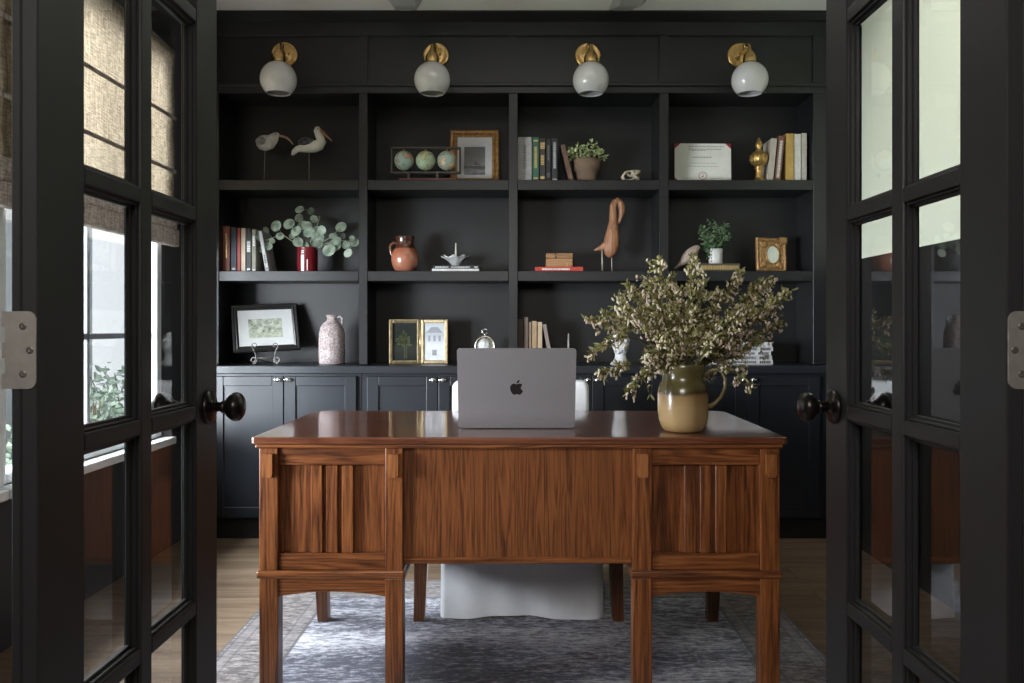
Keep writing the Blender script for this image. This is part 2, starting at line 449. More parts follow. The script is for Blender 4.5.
# ------------------------------------------------------------------ the room
Y_BACK, Y_FRONT, Y_HALL = 4.70, .95, -2.2
XL, XR, ZC = -1.72, 1.66, 2.70
struct(MB().box(XL - .15, XR + .15, Y_HALL - .1, Y_BACK + .15, -.08, 0).build('floor', FLOOR))
struct(MB().box(XL - .15, XR + .15, Y_HALL - .1, Y_BACK + .15, ZC, ZC + .1).build('ceiling', CEIL))
struct(MB().box(XL - .15, XR + .15, Y_BACK, Y_BACK + .15, 0, ZC).build('wall_back', WALLDARK))
struct(MB().box(XL, XR, Y_HALL - .1, Y_HALL, 0, ZC).build('wall_hall', plain('hall_paint', (.45, .45, .44), .8, var=.03)))
WZ0, WZ1 = .55, 2.42
w = MB()
w.box(XL - .12, XL, Y_HALL - .1, 1.42, 0, ZC); w.box(XL - .12, XL, 4.09, Y_BACK, 0, ZC)
w.box(XL - .12, XL, 1.42, 4.09, 0, WZ0 - .001); w.box(XL - .12, XL, 1.42, 4.09, WZ1, ZC)
struct(w.build('wall_left', WALLDARK))
struct(MB().box(XR, XR + .12, Y_HALL - .1, Y_BACK, 1.412, ZC).build('wall_right', WALLPALE))
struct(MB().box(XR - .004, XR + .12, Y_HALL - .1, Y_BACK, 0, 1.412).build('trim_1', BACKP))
w = MB()
w.box(XL, -.705, Y_FRONT, 1.085, 0, ZC); w.box(.712, XR - .005, Y_FRONT, 1.085, 0, ZC); w.box(-.705, .712, Y_FRONT, 1.085, 2.18, ZC)
struct(w.build('wall_front', WALLDARK))
# ceiling beams with a tapering boxed end, just short of the bookcase crown
for i, (xa, xb, ea, eb) in enumerate(((-.654, -.480, -.640, -.527), (.460, .629, .455, .573))):
    b = MB()
    yw, yb, yf, dz = 4.18, 4.322, -1.0, .035
    V = []
    for (y, p, q, z) in ((yf, xa, xb, dz), (yw, xa, xb, dz), (yb, ea, eb, .004)):
        V += [(p, y, ZC), (q, y, ZC), (q - .03, y, ZC - z), (p + .03, y, ZC - z)]
    b.add(V, [[0, 1, 2, 3], [11, 10, 9, 8]] + [[4 * m + n, 4 * m + (n + 1) % 4, 4 * m + 4 + (n + 1) % 4, 4 * m + 4 + n] for m in range(2) for n in range(4)])
    struct(b.build('trim_%d' % (2 + i), BEAMG))

# windows in the left wall, each with frame, sill, bars and panes
for i, (ya, yb) in enumerate(((2.80, 4.085), (1.425, 2.74))):
    fr = MB()
    fr.box(XL - .11, XL - .01, ya, ya + .05, WZ0, WZ1 - .001, .004).box(XL - .11, XL - .01, yb - .05, yb, WZ0, WZ1 - .001, .004)
    fr.box(XL - .11, XL - .01, ya + .05, yb - .05, WZ1 - .05, WZ1 - .001, .004).box(XL - .11, XL - .01, ya + .05, yb - .05, WZ0, WZ0 + .035, .004)
    win = struct(fr.build('window_%d' % (i + 1), WHITETRIM))
    g = MB(); xm = XL - .07; ym = (ya + yb) / 2 + .03
    g.box(xm - .02, xm + .02, ym - .011, ym + .011, WZ0 + .035, WZ1 - .05, .003)
    g.box(xm - .02, xm + .02, ya + .05, yb - .05, 1.028, 1.054, .003).build('window_bar', MUNTINGREY, win)
    MB().add([(xm, ya + .05, WZ0 + .035), (xm, yb - .05, WZ0 + .035), (xm, yb - .05, WZ1 - .05), (xm, ya + .05, WZ1 - .05)], [[0, 1, 2, 3]]).build('pane', WPANE, win)
    MB().box(XL - .01, XL + .055, ya - .03, yb + .02, WZ0 - .035, WZ0, .006, 2).build('window_sill', WHITETRIM, win)
struct(MB().box(XL - .12, XL + .012, 2.742, 2.798, WZ0, WZ1).build('trim_4', WHITETRIM))

# woven roman shades
BURLAP = burlap_mat('woven_jute', (.225, .178, .124), .5)
BURLAP2 = burlap_mat('folded_jute', (.55, .49, .44), .22)
for i, (ya, yb, lab) in enumerate(((2.70, 4.13, 'tan woven roman shade on the left window nearest the bookcase'),
                                   (1.41, 2.695, 'tan woven roman shade on the left window nearest the doorway'))):
    t = thing('roman_shade', lab, 'window shade', (XL + .02, (ya + yb) / 2, 1.47), group='woven shades on the left windows')
    hy = (yb - ya) / 2
    ny, nz = 30, 24
    vs = [(.012 + .0022 * math.cos(2 * math.pi * (k / nz * 3.13)), -hy + 2 * hy * j / ny, .16 + .80 * k / nz) for k in range(nz + 1) for j in range(ny + 1)]
    fs = [[k * (ny + 1) + j, k * (ny + 1) + j + 1, (k + 1) * (ny + 1) + j + 1, (k + 1) * (ny + 1) + j] for k in range(nz) for j in range(ny)]
    MB().add(vs, fs, True).build('shade_fabric', BURLAP, t)
    MB().box(.001, .030, -hy, hy, .085, .165, .008, 2).box(.001, .040, -hy, hy, .0, .083, .008, 2).build('bottom_fold', BURLAP2, t)
    for zz in (.365, .624): MB().box(.0195, .0235, -hy, hy, zz - .009, zz + .009, .001).build('rod_seam', BURLAP2, t)
    MB().box(-.018, .022, -hy, hy, .965, 1.03, .004).build('headrail', PAINT, t)

# ---------------------------------------------------------------- french doors
def french_door(idx, sgn, xf, face_lab):
    """open at right angles into the room; xf = the face towards the middle of the room"""
    x0, x1 = (xf - .035, xf) if sgn < 0 else (xf, xf + .035)
    z0, z1 = .012, 2.14
    ya, yb = 1.0985, 1.748
    rows = [.165, .536, .914, 1.298, 1.682, 2.05]; hm = .013
    def fb(a, b_):                                   # front layer (face side) and rebated back layer, as x ranges
        return tuple(sorted((xf + sgn * a, xf + sgn * b_)))
    f0, f1 = fb(0, .022); b0, b1 = fb(.0221, .035)
    sa, sb, rb = .118, .111, .012                    # stile widths and the rebate for the glass
    st1 = MB().box(f0, f1, ya, ya + sa, z0, z1, .002).box(b0, b1, ya, ya + sa - rb, z0, z1, .002)
    root = struct(st1.build('door_%d' % idx, PAINT_DOOR))
    MB().box(f0, f1, yb - sb, yb, z0, z1, .002).box(b0, b1, yb - sb + rb, yb, z0, z1, .002).build('stile', PAINT_DOOR, root)
    p0, p1 = ya + sa, yb - sb
    MB().box(f0, f1, p0, p1, z0, rows[0], .001).box(b0, b1, p0 - rb, p1 + rb, z0, rows[0] - rb, .001).build('bottom_rail', PAINT_DOOR, root)
    MB().box(f0, f1, p0, p1, rows[-1], z1, .001).box(b0, b1, p0 - rb, p1 + rb, rows[-1] + rb, z1, .001).build('top_rail', PAINT_DOOR, root)
    ym = 1.419
    mv = MB().box(f0, f1, ym - .021, ym + .021, rows[0], rows[-1], .003, 2).box(b0, b1, ym - .006, ym + .006, rows[0] - rb, rows[-1] + rb)
    for z in rows[1:-1]:
        for (p, q) in ((p0, ym - .0205), (ym + .0205, p1)): mv.box(f0, f1, p, q, z - hm, z + hm, .003, 2)
        for (p, q) in ((p0 - rb, ym - .0065), (ym + .0065, p1 + rb)): mv.box(b0, b1, p, q, z - .006, z + .006)
    mv.build('muntin', PAINT_DOOR, root)
    xc = xf + sgn * .0245
    for k in range(5):
        for (p, q, pe, qe) in ((p0, ym - .021, rb, .014), (ym + .021, p1, .014, rb)):
            za, zb = rows[k] + (hm if k else 0), rows[k + 1] - (hm if k < 4 else 0)
            ea, eb = za - (.007 if k else .012), zb + (.007 if k < 4 else .012)
            MB().add([(xc, p - pe, ea), (xc, q + qe, ea), (xc, q + qe, eb), (xc, p - pe, eb)], [[0, 1, 2, 3]]).build('pane', PANE, root)
            bd = MB()
            for (dep, wd) in ((.006, .0045), (.014, .009)):           # stepped moulding on the face side
                xa, xb = fb(dep, .0225)
                bd.box(xa, xb, p, p + wd, za, zb, .0015).box(xa, xb, q - wd, q, za, zb, .0015)
                bd.box(xa, xb, p + wd, q - wd, za, za + wd, .0015).box(xa, xb, p + wd, q - wd, zb - wd, zb, .0015)
            bd.build('glazing_bead', PAINT_DOOR, root)
    # egg knobs with round roses on both faces
    for d, xs in ((1, x1), (-1, x0)):
        M = T(xs, 1.697, .92) @ Matrix.Rotation(R(90) * d, 4, 'Y')
        MB().lathe([(.0, -.0005), (.033, 0), (.034, .004), (.030, .009), (.022, .011), (.013, .012), (.012, .016)], 32, M).build('knob_rose', BRONZE, root)
        MB().lathe([(.010, .012), (.0095, .026), (.013, .030), (.0135, .033), (.011, .035), (.020, .040), (.0275, .049), (.0295, .057), (.027, .065), (.019, .071), (.009, .0735), (0, .074)], 32, M).build('knob', BRONZE, root)
    # hinges on the edge that faces the hall
    for zc in (.30, 1.05, 1.80):
        q = -1 if sgn < 0 else 1
        a = xf + q * .0012                       # plate corner rounded on the face side
        b_ = xf + q * .0455
        r_ = .011; poly = []
        for ang in range(0, 91, 15): poly.append((a + q * (r_ - r_ * math.sin(R(ang))), zc + .0505 - r_ + r_ * math.cos(R(ang))))
        for ang in range(90, -1, -15): poly.append((a + q * (r_ - r_ * math.sin(R(ang))), zc - .0505 + r_ - r_ * math.cos(R(ang))))
        for k in range(5):                        # knuckles
            za, zb = zc - .0505 + k * .0202, zc - .0505 + (k + 1) * .0202
            o_ = b_ - q * (.004 if k % 2 else 0)
            poly += [(o_, za + .0004), (o_, zb - .0004)]
        hg = MB().prism(poly, ya - .0025, ya + .0002, 'y').build('hinge', NICKEL, root)
        for (sx, sz) in ((.018, .031), (.009, 0), (.018, -.031)):
            M = T(xf + q * sx, ya - .0022, zc + sz) @ Matrix.Rotation(R(90), 4, 'X')
            MB().lathe([(.0048, 0), (.0048, .0007), (.0030, .0011), (.0, .0004)], 16, M).build('screw', BLACKMET if False else plain('screw_steel', (.22, .20, .18), .4, metal=.8), hg)
    return root


french_door(1, -1, -.626, '')
french_door(2, 1, .632, '')

# ---------------------------------------------------------------- base cabinets and worktop
bays = [(-1.56, -.835), (-.790, -.059), (-.012, .722), (.770, 1.518)]
YC = 4.31
ub = [-1.700, -.806, -.028, .752, 1.630]
labs = ['blue-black two-door base cabinet at the left end under the framed landscape', 'blue-black two-door base cabinet under the hinged double photo frame',
        'blue-black two-door base cabinet behind the white chair and laptop', 'blue-black two-door base cabinet at the right end behind the flowers']
for k in range(4):
    a, b_ = ub[k] + .001, ub[k + 1] - .001
    t = thing('base_cabinet', labs[k], 'cabinet', ((a + b_) / 2, YC, 0), group='base cabinets along the back wall')
    c = (a + b_) / 2
    MB().box(a - c, b_ - c, 0, .34, .10, .842, .001).build('carcass', CABINET, t)
    MB().box(a - c, b_ - c, .022, .30, 0, .0995).box(a - c, b_ - c, .010, .0215, .0, .098, .003).build('plinth', PAINT, t)
    da, db = (bays[k][0] + .014 if k else -1.563) - c, bays[k][1] + .004 - c
    dm = (da + db) / 2
    if k == 0: dm = -1.198 - c
    for q, (p0, p1) in enumerate(((da, dm - .002), (dm + .002, db))):
        dr = MB(); st = .058
        dr.box(p0, p0 + st, -.021, -.001, .112, .830, .0025, 2).box(p1 - st, p1, -.021, -.001, .112, .830, .0025, 2)
        dr.box(p0 + st, p1 - st, -.0205, -.001, .830 - .048, .8295, .0025, 2).box(p0 + st, p1 - st, -.0205, -.001, .1125, .165, .0025, 2)
        dr.box(p0 + st, p1 - st, -.011, -.001, .165, .782)
        do = dr.build('door', CABINET, t)
        hx = (p1 - .022) if q == 0 else (p0 + .022)
        kb = MB().lathe([(.005, 0), (.005, .012), (.009, .016), (.0115, .022), (.010, .027), (0, .029)], 20, T(hx, -.021, .812) @ Matrix.Rotation(R(90), 4, 'X'))
        kb.box(hx - .019, hx + .019, -.048, -.034, .806, .818, .005, 2)
        kb.build('knob', CHROME, do)
tag(MB().box(-1.712, 1.640, 4.270, 4.655, .8435, .8835, .004, 2).build('worktop', CABINET), 'long dark painted worktop running over the base cabinets', 'worktop')

# ---------------------------------------------------------------- bookcase
t = thing('bookcase', 'tall black built-in bookcase with four bays of open shelves on the worktop', 'bookcase', (0, 4.38, .885))
ZB = .885
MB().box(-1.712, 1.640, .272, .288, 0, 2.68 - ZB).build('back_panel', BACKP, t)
for (a, b_) in ((-1.712, -1.56), (-.835, -.790), (-.059, -.012), (.722, .770), (1.518, 1.640)):
    MB().box(a, b_, 0, .271, 0, 2.29 - ZB, .002).build('upright', PAINT, t)
for zt in (1.370, 1.842):
    for (a, b_) in bays:
        MB().box(a + .0005, b_ - .0005, .001, .271, zt - .052 - ZB, zt - ZB, .002).build('shelf', PAINT, t)
fz = MB()
fz.box(-1.712, 1.640, .014, .27, 2.291 - ZB, 2.675 - ZB)
fz.box(-1.712, 1.640, 0, .014, 2.291 - ZB, 2.345 - ZB, .002).box(-1.712, 1.640, 0, .014, 2.589 - ZB, 2.675 - ZB, .002)
for (a, b_) in ((-1.712, -1.56), (-.835, -.790), (-.059, -.012), (.722, .770), (1.518, 1.640)):
    fz.box(a, b_, .0005, .014, 2.345 - ZB, 2.589 - ZB)
fz.box(-1.712, 1.640, -.012, 0, 2.325 - ZB, 2.345 - ZB, .004, 2).build('frieze', PAINT, t)
MB().prism([(0, 2.660 - ZB), (-.010, 2.664 - ZB), (-.045, 2.686 - ZB), (-.055, 2.690 - ZB), (-.055, 2.699 - ZB), (.0, 2.699 - ZB)], -1.712, 1.640, 'x').build('crown_moulding', PAINT, t)

# ---------------------------------------------------------------- wall sconces
def sconce():
    t = thing('wall_sconce', 'x', 'wall lamp', (0, 4.394, 2.49), group='brass globe sconces above the bookcase')
    MX = Matrix.Rotation(R(90), 4, 'X')
    MB().lathe([(0, 0), (.066, 0), (.068, .004), (.066, .010), (.058, .014), (.054, .012), (.03, .014), (.018, .020), (0, .021)], 40, MX).build('backplate', BRASS, t)
    arm = MB().tube([(0, -.012, 0), (0, -.06, .004), (0, -.11, .010), (0, -.155, .008), (0, -.185, -.012), (0, -.19, -.045), (0, -.19, -.06)], .0085, 12)
    arm.ball((0, -.115, .010), .016).ball((.026, -.03, -.0), .006).build('arm', BRASS, t)
    MB().lathe([(.010, -.035), (.020, -.045), (.030, -.06), (.034, -.078), (.034, -.095)], 28, T(0, -.19, 0), cap=False).build('socket_cup', BRASS, t)
    r, zc = .0905, -.182
    pr = []
    for k in range(17):
        a = R(20 + (139 - 20) * k / 16); pr.append((r * math.sin(a), zc + r * math.cos(a)))
    inn = [(p[0] * .955, zc + (p[1] - zc) * .955) for p in reversed(pr)]
    MB().lathe(pr + [(pr[-1][0] * .99, pr[-1][1] - .001)] + inn, 40, T(0, -.19, 0), cap=False).build('globe_shade', OPAL, t)
    return t


s0 = sconce()
for k, (xx, lab) in enumerate(((-1.220, 'brass sconce with white glass globe above the wading bird decoys, leftmost of four'),
                               (-.436, 'brass sconce with white glass globe above the three globes, second from the left'),
                               (.352, 'brass sconce with white glass globe above the clay potted plant, third from the left'),
                               (1.142, 'brass sconce with white glass globe above the certificate, rightmost of four'))):
    o = s0 if k == 0 else copy_tree(s0)
    o.location.x = xx; o['label'] = lab
    if k == 0: o.rotation_euler.z = R(6.5); o.location.y -= .0078
    else: o.rotation_euler.z = 0; o.location.y = 4.394

# ---------------------------------------------------------------- desk
t = thing('writing_desk', 'large mission style oak desk with slatted pedestals and polished top on the rug', 'desk', (0, 2.76, .009))
def DY(d): return d - 2.76
zt = .76          # local top of the slab (root sits on the rug)
def rounded_top(x0, x1, y0, y1, rf, rb, n=6):
    p = []
    for (cx, cy, r, a0) in ((x1 - rf, y0 + rf, rf, -90), (x1 - rb, y1 - rb, rb, 0), (x0 + rb, y1 - rb, rb, 90), (x0 + rf, y0 + rf, rf, 180)):
        for k in range(n + 1):
            a = R(a0 + 90 * k / n); p.append((cx + r * math.cos(a), cy + r * math.sin(a)))
    return p
top = MB()
P0 = rounded_top(-.760, .756, DY(2.383), DY(3.145), .012, .05)
n = len(P0); cen = Vector((0, 0))
def ring(inset): return [(p[0] - math.copysign(inset, p[0]), p[1] - math.copysign(inset, p[1])) for p in P0]
lay = [(.004, zt - .0205), (.0, zt - .017), (0, zt - .005), (.0015, zt - .0015), (.005, zt)]
vs, fs = [], []
for ins, z in lay: vs += [(x, y, z) for x, y in ring(ins)]
for k in range(len(lay) - 1):
    for i in range(n): fs.append([k * n + i, k * n + (i + 1) % n, (k + 1) * n + (i + 1) % n, (k + 1) * n + i])
fs.append(list(range(n - 1, -1, -1))); fs.append([(len(lay) - 1) * n + i for i in range(n)])
top.add(vs, fs).build('tabletop', OAKTOP, t)
MB().box(-.750, .746, DY(2.393), DY(3.135), zt - .0325, zt - .021, .004, 2).build('top_moulding', OAKH, t)
yf, yr = DY(2.405), DY(3.12)
zb = .724         # underside of moulding
for side in (-1, 1):
    if side < 0: ox0, ox1, ix0, ix1 = -.742, -.688, -.384, -.333
    else: ox0, ox1, ix0, ix1 = .684, .739, .321, .376
    # four legs, front ones square posts to the floor, rear ones with a curved foot
    for (a, b_) in ((ox0, ox1), (ix0, ix1)):
        lg = MB()
        lg.box(a, b_, yf, yf + .052, .0, .356, .003, 2)
        lg.box(a, b_, yf, yf + .052, .3605, zb + .003, .003, 2)
        lg.box((a + b_) / 2 - .006 * 0 - .027, (a + b_) / 2 + .027, yf + .002, yf + .05, .355, .362)
        lo = lg.build('leg', OAKV, t)
        cb = MB()
        m_ = (a + b_) / 2
        cb.prism([(m_ - .0145, .711), (m_ + .0145, .711), (m_ + .0145, .652), (m_ + .011, .645), (m_ - .011, .645), (m_ - .0145, .652)], yf - .015, yf + .001, 'y')
        cb.build('corbel', OAKC, lo)
        rl = MB()
        if a < -.6: m_ -= .012
        out = -1 if m_ < (ox0 + ix1) / 2 else 1
        vs, fs = [], []
        K = 8
        for k in range(K + 1):
            u = k / K; z = u * .40
            sh = out * .010 * (1 - u) ** 2 * -1; hw = .019 + .006 * min(1, u * 1.6)
            vs += [(m_ + sh - hw, yr - .045, z), (m_ + sh + hw, yr - .045, z), (m_ + sh + hw, yr, z), (m_ + sh - hw, yr, z)]
        for k in range(K):
            for i in range(4): fs.append([k * 4 + i, k * 4 + (i + 1) % 4, k * 4 + 4 + (i + 1) % 4, k * 4 + 4 + i])
        fs += [[3, 2, 1, 0], [K * 4 + i for i in range(4)]]
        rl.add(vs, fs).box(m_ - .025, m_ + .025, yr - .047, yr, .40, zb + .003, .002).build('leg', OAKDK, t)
    pa, pb = (ox1, ix0) if side < 0 else (ix1, ox0)
    MB().box(pa, pb, yf + .008, yf + .045, .677, zb + .003, .002).build('top_rail', OAKH, t)
    MB().box(pa, pb, yf + .007, yf + .045, .379, .425, .002).build('bottom_rail', OAKH, t)
    MB().box(pa, pb, yf + .024, yf + .034, .426, .676).build('panel', OAKV, t)
    m_ = (pa + pb) / 2
    for k in (-1, 0, 1): MB().box(m_ + k * .044 - .0165, m_ + k * .044 + .0165, yf + .008, yf + .0235, .426, .676, .002).build('slat', OAKV, t)
    lo_, hi_ = min(ox0, ix0), max(ox1, ix1)
    # belt moulding around the pedestal
    MB().box(lo_ - .006, hi_ + .006, yf - .009, yr + .008, .357, .379, .005, 2).build('belt_moulding', OAKH, t)
    # arched apron
    def arch(a, b_, z_end, z_mid, z_top, n=14):
        return [(a, z_top), (a, z_end)] + [(a + (b_ - a) * k / n, z_end + (z_mid - z_end) * (1 - (2 * k / n - 1) ** 2)) for k in range(1, n)] + [(b_, z_end), (b_, z_top)]
    MB().prism(arch(pa - .001, pb + .001, .303, .317, .3565), yf + .006, yf + .030, 'y').build('apron', OAKH, t)
    for xx in (ox0 + .012, ix1 - .032) if side < 0 else (ix0 + .012, ox1 - .032):
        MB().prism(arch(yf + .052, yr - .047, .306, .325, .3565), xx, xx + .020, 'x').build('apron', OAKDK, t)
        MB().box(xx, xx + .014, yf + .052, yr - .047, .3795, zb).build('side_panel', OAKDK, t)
    # drawers facing the chair
    for q in range(3):
        z0 = .385 + q * .113
        dw = MB().box(pa + .004, pb - .004, yr - .03, yr + .002, z0, z0 + .108, .003).build('drawer', OAKH, t)
        MB().lathe([(.006, 0), (.006, .012), (.014, .018), (.013, .026), (0, .028)], 16, T((pa + pb) / 2, yr + .002, z0 + .054) @ Matrix.Rotation(R(-90), 4, 'X')).build('drawer_knob', BRASS, dw)
MB().box(-.333, .321, yf + .018, yf + .030, .412, zb + .002).build('modesty_panel', wood('oak_fine_straight_grain', (.058, .016, .0045), (.150, .046, .0125), (.245, .083, .024), 'Z', fine=.6, wave=1.6), t)
MB().box(-.333, .321, yf + .012, yf + .036, .394, .4115, .003).build('bottom_trim', OAKH, t)
MB().box(-.332, .320, yr - .03, yr - .005, .64, zb).build('centre_drawer', OAKH, t)

# ---------------------------------------------------------------- rug
RX, RY0, RY1 = .995, 1.93, 3.585
rg = MB()
rg.box(-RX, RX, RY0, RY1, .0, .0085, .003)
tag(rg.build('area_rug', rug_mat(RX, RY0, RY1)), 'faded navy and grey oriental rug under the oak desk', 'rug')

# ---------------------------------------------------------------- chair with loose cover
t = thing('slipcovered_chair', 'white slipcovered chair with a skirt to the floor tucked behind the desk', 'chair', (.004, 3.10, .0095))
def rr(hw, y0, y1, r, n=5):
    p = []
    for (cx, cy, a0) in ((hw - r, y0 + r, -90), (hw - r, y1 - r, 0), (-hw + r, y1 - r, 90), (-hw + r, y0 + r, 180)):
        for k in range(n + 1):
            a = R(a0 + 90 * k / n); p.append((cx + r * math.cos(a), cy + r * math.sin(a)))
    # subdivide long straight runs
    q = []
    for i in range(len(p)):
        a, b_ = p[i], p[(i + 1) % len(p)]
        L = math.hypot(a[0] - b_[0], a[1] - b_[1]); m_ = max(1, int(L / .03))
        for k in range(m_): q.append((a[0] + (b_[0] - a[0]) * k / m_, a[1] + (b_[1] - a[1]) * k / m_))
    return q
ringp = rr(.303, 0, .56, .03)
n = len(ringp)
vs, fs = [], []
K = 12
for k in range(K + 1):
    u = k / K
    for i, (x, y) in enumerate(ringp):
        s_ = 1 - .025 * u
        wv = (.010 * math.sin(x * 17 + 1.3) + .006 * math.sin(x * 41 + y * 30)) * (1 - u) ** 1.3
        hem = (.012 * (.5 + .5 * math.cos((x + .06) * 12)) if y < .1 else .004) * (1 - u)
        z = hem + u * .44
        vs.append((x * s_ + (.006 * math.sin(y * 30) * (1 - u) if abs(x) > .28 else 0), y * 1.0 + wv * (1 if y < .3 else -1) + .012 * u, z))
for k in range(K):
    for i in range(n): fs.append([k * n + i, k * n + (i + 1) % n, (k + 1) * n + (i + 1) % n, (k + 1) * n + i])
fs.append([K * n + i for i in range(n)])
MB().add(vs, fs, True).build('skirt', LINEN, t)
MB().box(-.285, .285, .015, .47, .435, .49, .025, 4, smooth=True).build('seat_cushion', LINEN, t)
def slab(poly, y0, y1, r, rake):
    m_ = MB()
    lay = [(0, r), (r * .3, r * .3), (r, 0)]
    lay = [(y0, r), (y0 + r * .3, r * .3), (y0 + r, 0), (y1 - r, 0), (y1 - r * .3, r * .3), (y1, r)]
    cx = 0; vs, fs = [], []; nn = len(poly)
    for yy, ins in lay:
        for (x, z) in poly:
            sx = x - math.copysign(min(ins, abs(x)), x); sz = z - ins if z > .5 else z
            vs.append((sx, yy + rake * (sz - .42), sz))
    for k in range(len(lay) - 1):
        for i in range(nn): fs.append([k * nn + i, k * nn + (i + 1) % nn, (k + 1) * nn + (i + 1) % nn, (k + 1) * nn + i])
    fs.append(list(range(nn))); fs.append([(len(lay) - 1) * nn + i for i in range(nn)][::-1])
    return m_.add(vs, fs, True)
bp_ = [(-.287, .42), (-.292, .6)]
for k in range(7): a = R(180 - 90 * k / 6); bp_.append((-.262 + .03 * math.cos(a), .812 + .03 * math.sin(a)))
for k in range(7): a = R(90 - 90 * k / 6); bp_.append((.258 + .03 * math.cos(a), .812 + .03 * math.sin(a)))
bp_ += [(.288, .6), (.283, .42)]
slab(bp_, .44, .545, .018, .10).build('backrest', LINEN, t)

# ---------------------------------------------------------------- laptop
ZD = .009 + .76 + .0005
t = thing('laptop', 'open grey laptop seen from behind with a dark apple emblem on its lid', 'laptop', (-.010, 2.585, ZD))
def rrect(w_, h0, h1, r, n=5):
    p = []
    for (cx, cy, a0) in ((w_ - r, h0 + r, -90), (w_ - r, h1 - r, 0), (-w_ + r, h1 - r, 90), (-w_ + r, h0 + r, 180)):
        for k in range(n + 1):
            a = R(a0 + 90 * k / n); p.append((cx + r * math.cos(a), cy + r * math.sin(a)))
    return p
bs = MB().prism(rrect(.1775, .010, .2485, .011), .0025, .0125, 'z')
for (fx, fy) in ((-.15, .03), (.15, .03), (-.15, .225), (.15, .225)): bs.box(fx - .012, fx + .012, fy - .006, fy + .006, 0, .0026, .001)
base_o = bs.build('base', ALU, t)
kb = MB()
for r_ in range(6):
    for c_ in range(14): kb.box(-.138 + c_ * .0198, -.138 + c_ * .0198 + .0165, .035 + r_ * .0185, .035 + r_ * .0185 + .0155, .0125, .0136, .0006)
kb.build('keyboard', BLACKGLOSS, base_o)
MB().prism(rrect(.077, .155, .238, .005), .0125, .0128, 'z').build('trackpad', ALU, base_o)
MB().lathe([(.0065, -.15), (.0065, .15)], 16, T(0, .013, .0125) @ Matrix.Rotation(R(90), 4, 'Y')).build('hinge', BLACKGLOSS, t)
lid = MB().prism(rrect(.1775, .004, .260, .010), -.0025, .0022, 'y').build('lid', ALU, t, (0, .003, -.0015), (R(17), 0, 0))
MB().prism(rrect(.172, .018, .255, .006), .0022, .0026, 'y').build('screen', BLACKGLOSS, lid)
def path(cmds, start):
    pts, cur = [], start
    for c in cmds:
        p0 = cur; p1 = (cur[0] + c[0], cur[1] + c[1]); p2 = (cur[0] + c[2], cur[1] + c[3]); p3 = (cur[0] + c[4], cur[1] + c[5])
        for k in range(8):
            u = k / 8; v = 1 - u
            pts.append((v ** 3 * p0[0] + 3 * v * v * u * p1[0] + 3 * v * u * u * p2[0] + u ** 3 * p3[0], v ** 3 * p0[1] + 3 * v * v * u * p1[1] + 3 * v * u * u * p2[1] + u ** 3 * p3[1]))
        cur = p3
    return pts
body = path([(-.948, 0, -2.415, -1.078, -3.96, -1.04), (-2.04, .027, -3.91, 1.183, -4.961, 3.014), (-2.117, 3.675, -.546, 9.103, 1.519, 12.09), (1.013, 1.454, 2.208, 3.09, 3.792, 3.039),
             (1.52, -.065, 2.09, -.987, 3.935, -.987), (1.831, 0, 2.35, .987, 3.96, .948), (1.637, -.026, 2.676, -1.48, 3.676, -2.948), (1.156, -1.688, 1.636, -3.325, 1.662, -3.415),
             (-.039, -.013, -3.182, -1.221, -3.22, -4.857), (-.026, -3.04, 2.48, -4.494, 2.597, -4.559), (-1.429, -2.09, -3.623, -2.324, -4.39, -2.376), (-2, -.156, -3.675, 1.09, -4.61, 1.09)], (12.152, 6.896))
leafp = path([(.843, -1.012, 1.4, -2.427, 1.245, -3.83), (-1.207, .052, -2.662, .805, -3.532, 1.818), (-.78, .896, -1.454, 2.338, -1.273, 3.714), (1.338, .104, 2.715, -.688, 3.559, -1.701)], (15.53, 3.83))
lg = MB(); k_ = .0475 / 24
for pth in (body, leafp): lg.prism([((x - 12.2) * k_, .137 - (y - 12) * k_) for x, y in pth], -.0029, -.0024, 'y')
lg.build('apple_emblem', plain('dark_mirror_emblem', (.03, .027, .026), .25, metal=.5), lid)

# ---------------------------------------------------------------- stoneware jug with flowering branches
JX, JY, JR = X(683, 2.53), 2.53, .077
t = thing('stoneware_jug', 'tan stoneware jug with olive glazed shoulder and loop handle on the desk', 'jug', (JX, JY, ZD))
prof = [(0, .0), (.055, 0), (.063, .004), (.070, .018), (.0755, .04), (.078, .07), (.0785, .10), (.0775, .125), (.072, .140), (.0655, .150), (.064, .165), (.066, .185), (.069, .198), (.067, .200), (.063, .196), (.060, .165), (.062, .150), (.070, .13), (.072, .06), (.05, .012), (0, .010)]
JUG = zones('jug_glaze', [(0, (.36, .22, .095)), (.03, (.43, .29, .14)), (.075, (.40, .27, .13)), (.108, (.30, .185, .08)), (.118, (.075, .05, .02)), (.13, (.10, .082, .028)), (.2, (.15, .125, .05))], rough=.22, noise=.012, var_scale=16, coat=.5)
prof = [(r * .965, z) for r, z in prof]
MB().lathe(prof, 48).build('body', JUG, t)
hp = [(.062, 0, .166), (.078, 0, .180), (.096, 0, .186), (.113, 0, .178), (.123, 0, .158), (.122, 0, .130), (.110, 0, .103), (.094, 0, .085), (.076, 0, .074)]
MB().tube(hp, [.008, .0085, .008, .0075, .007, .007, .007, .0075, .009], 12, M=Matrix.Rotation(R(-12), 4, 'Z'), flat=(1.5, .8)).build('handle', zones('jug_handle_glaze', [(0, (.36, .27, .13)), (.2, (.20, .17, .075))], rough=.22, coat=.5), t)

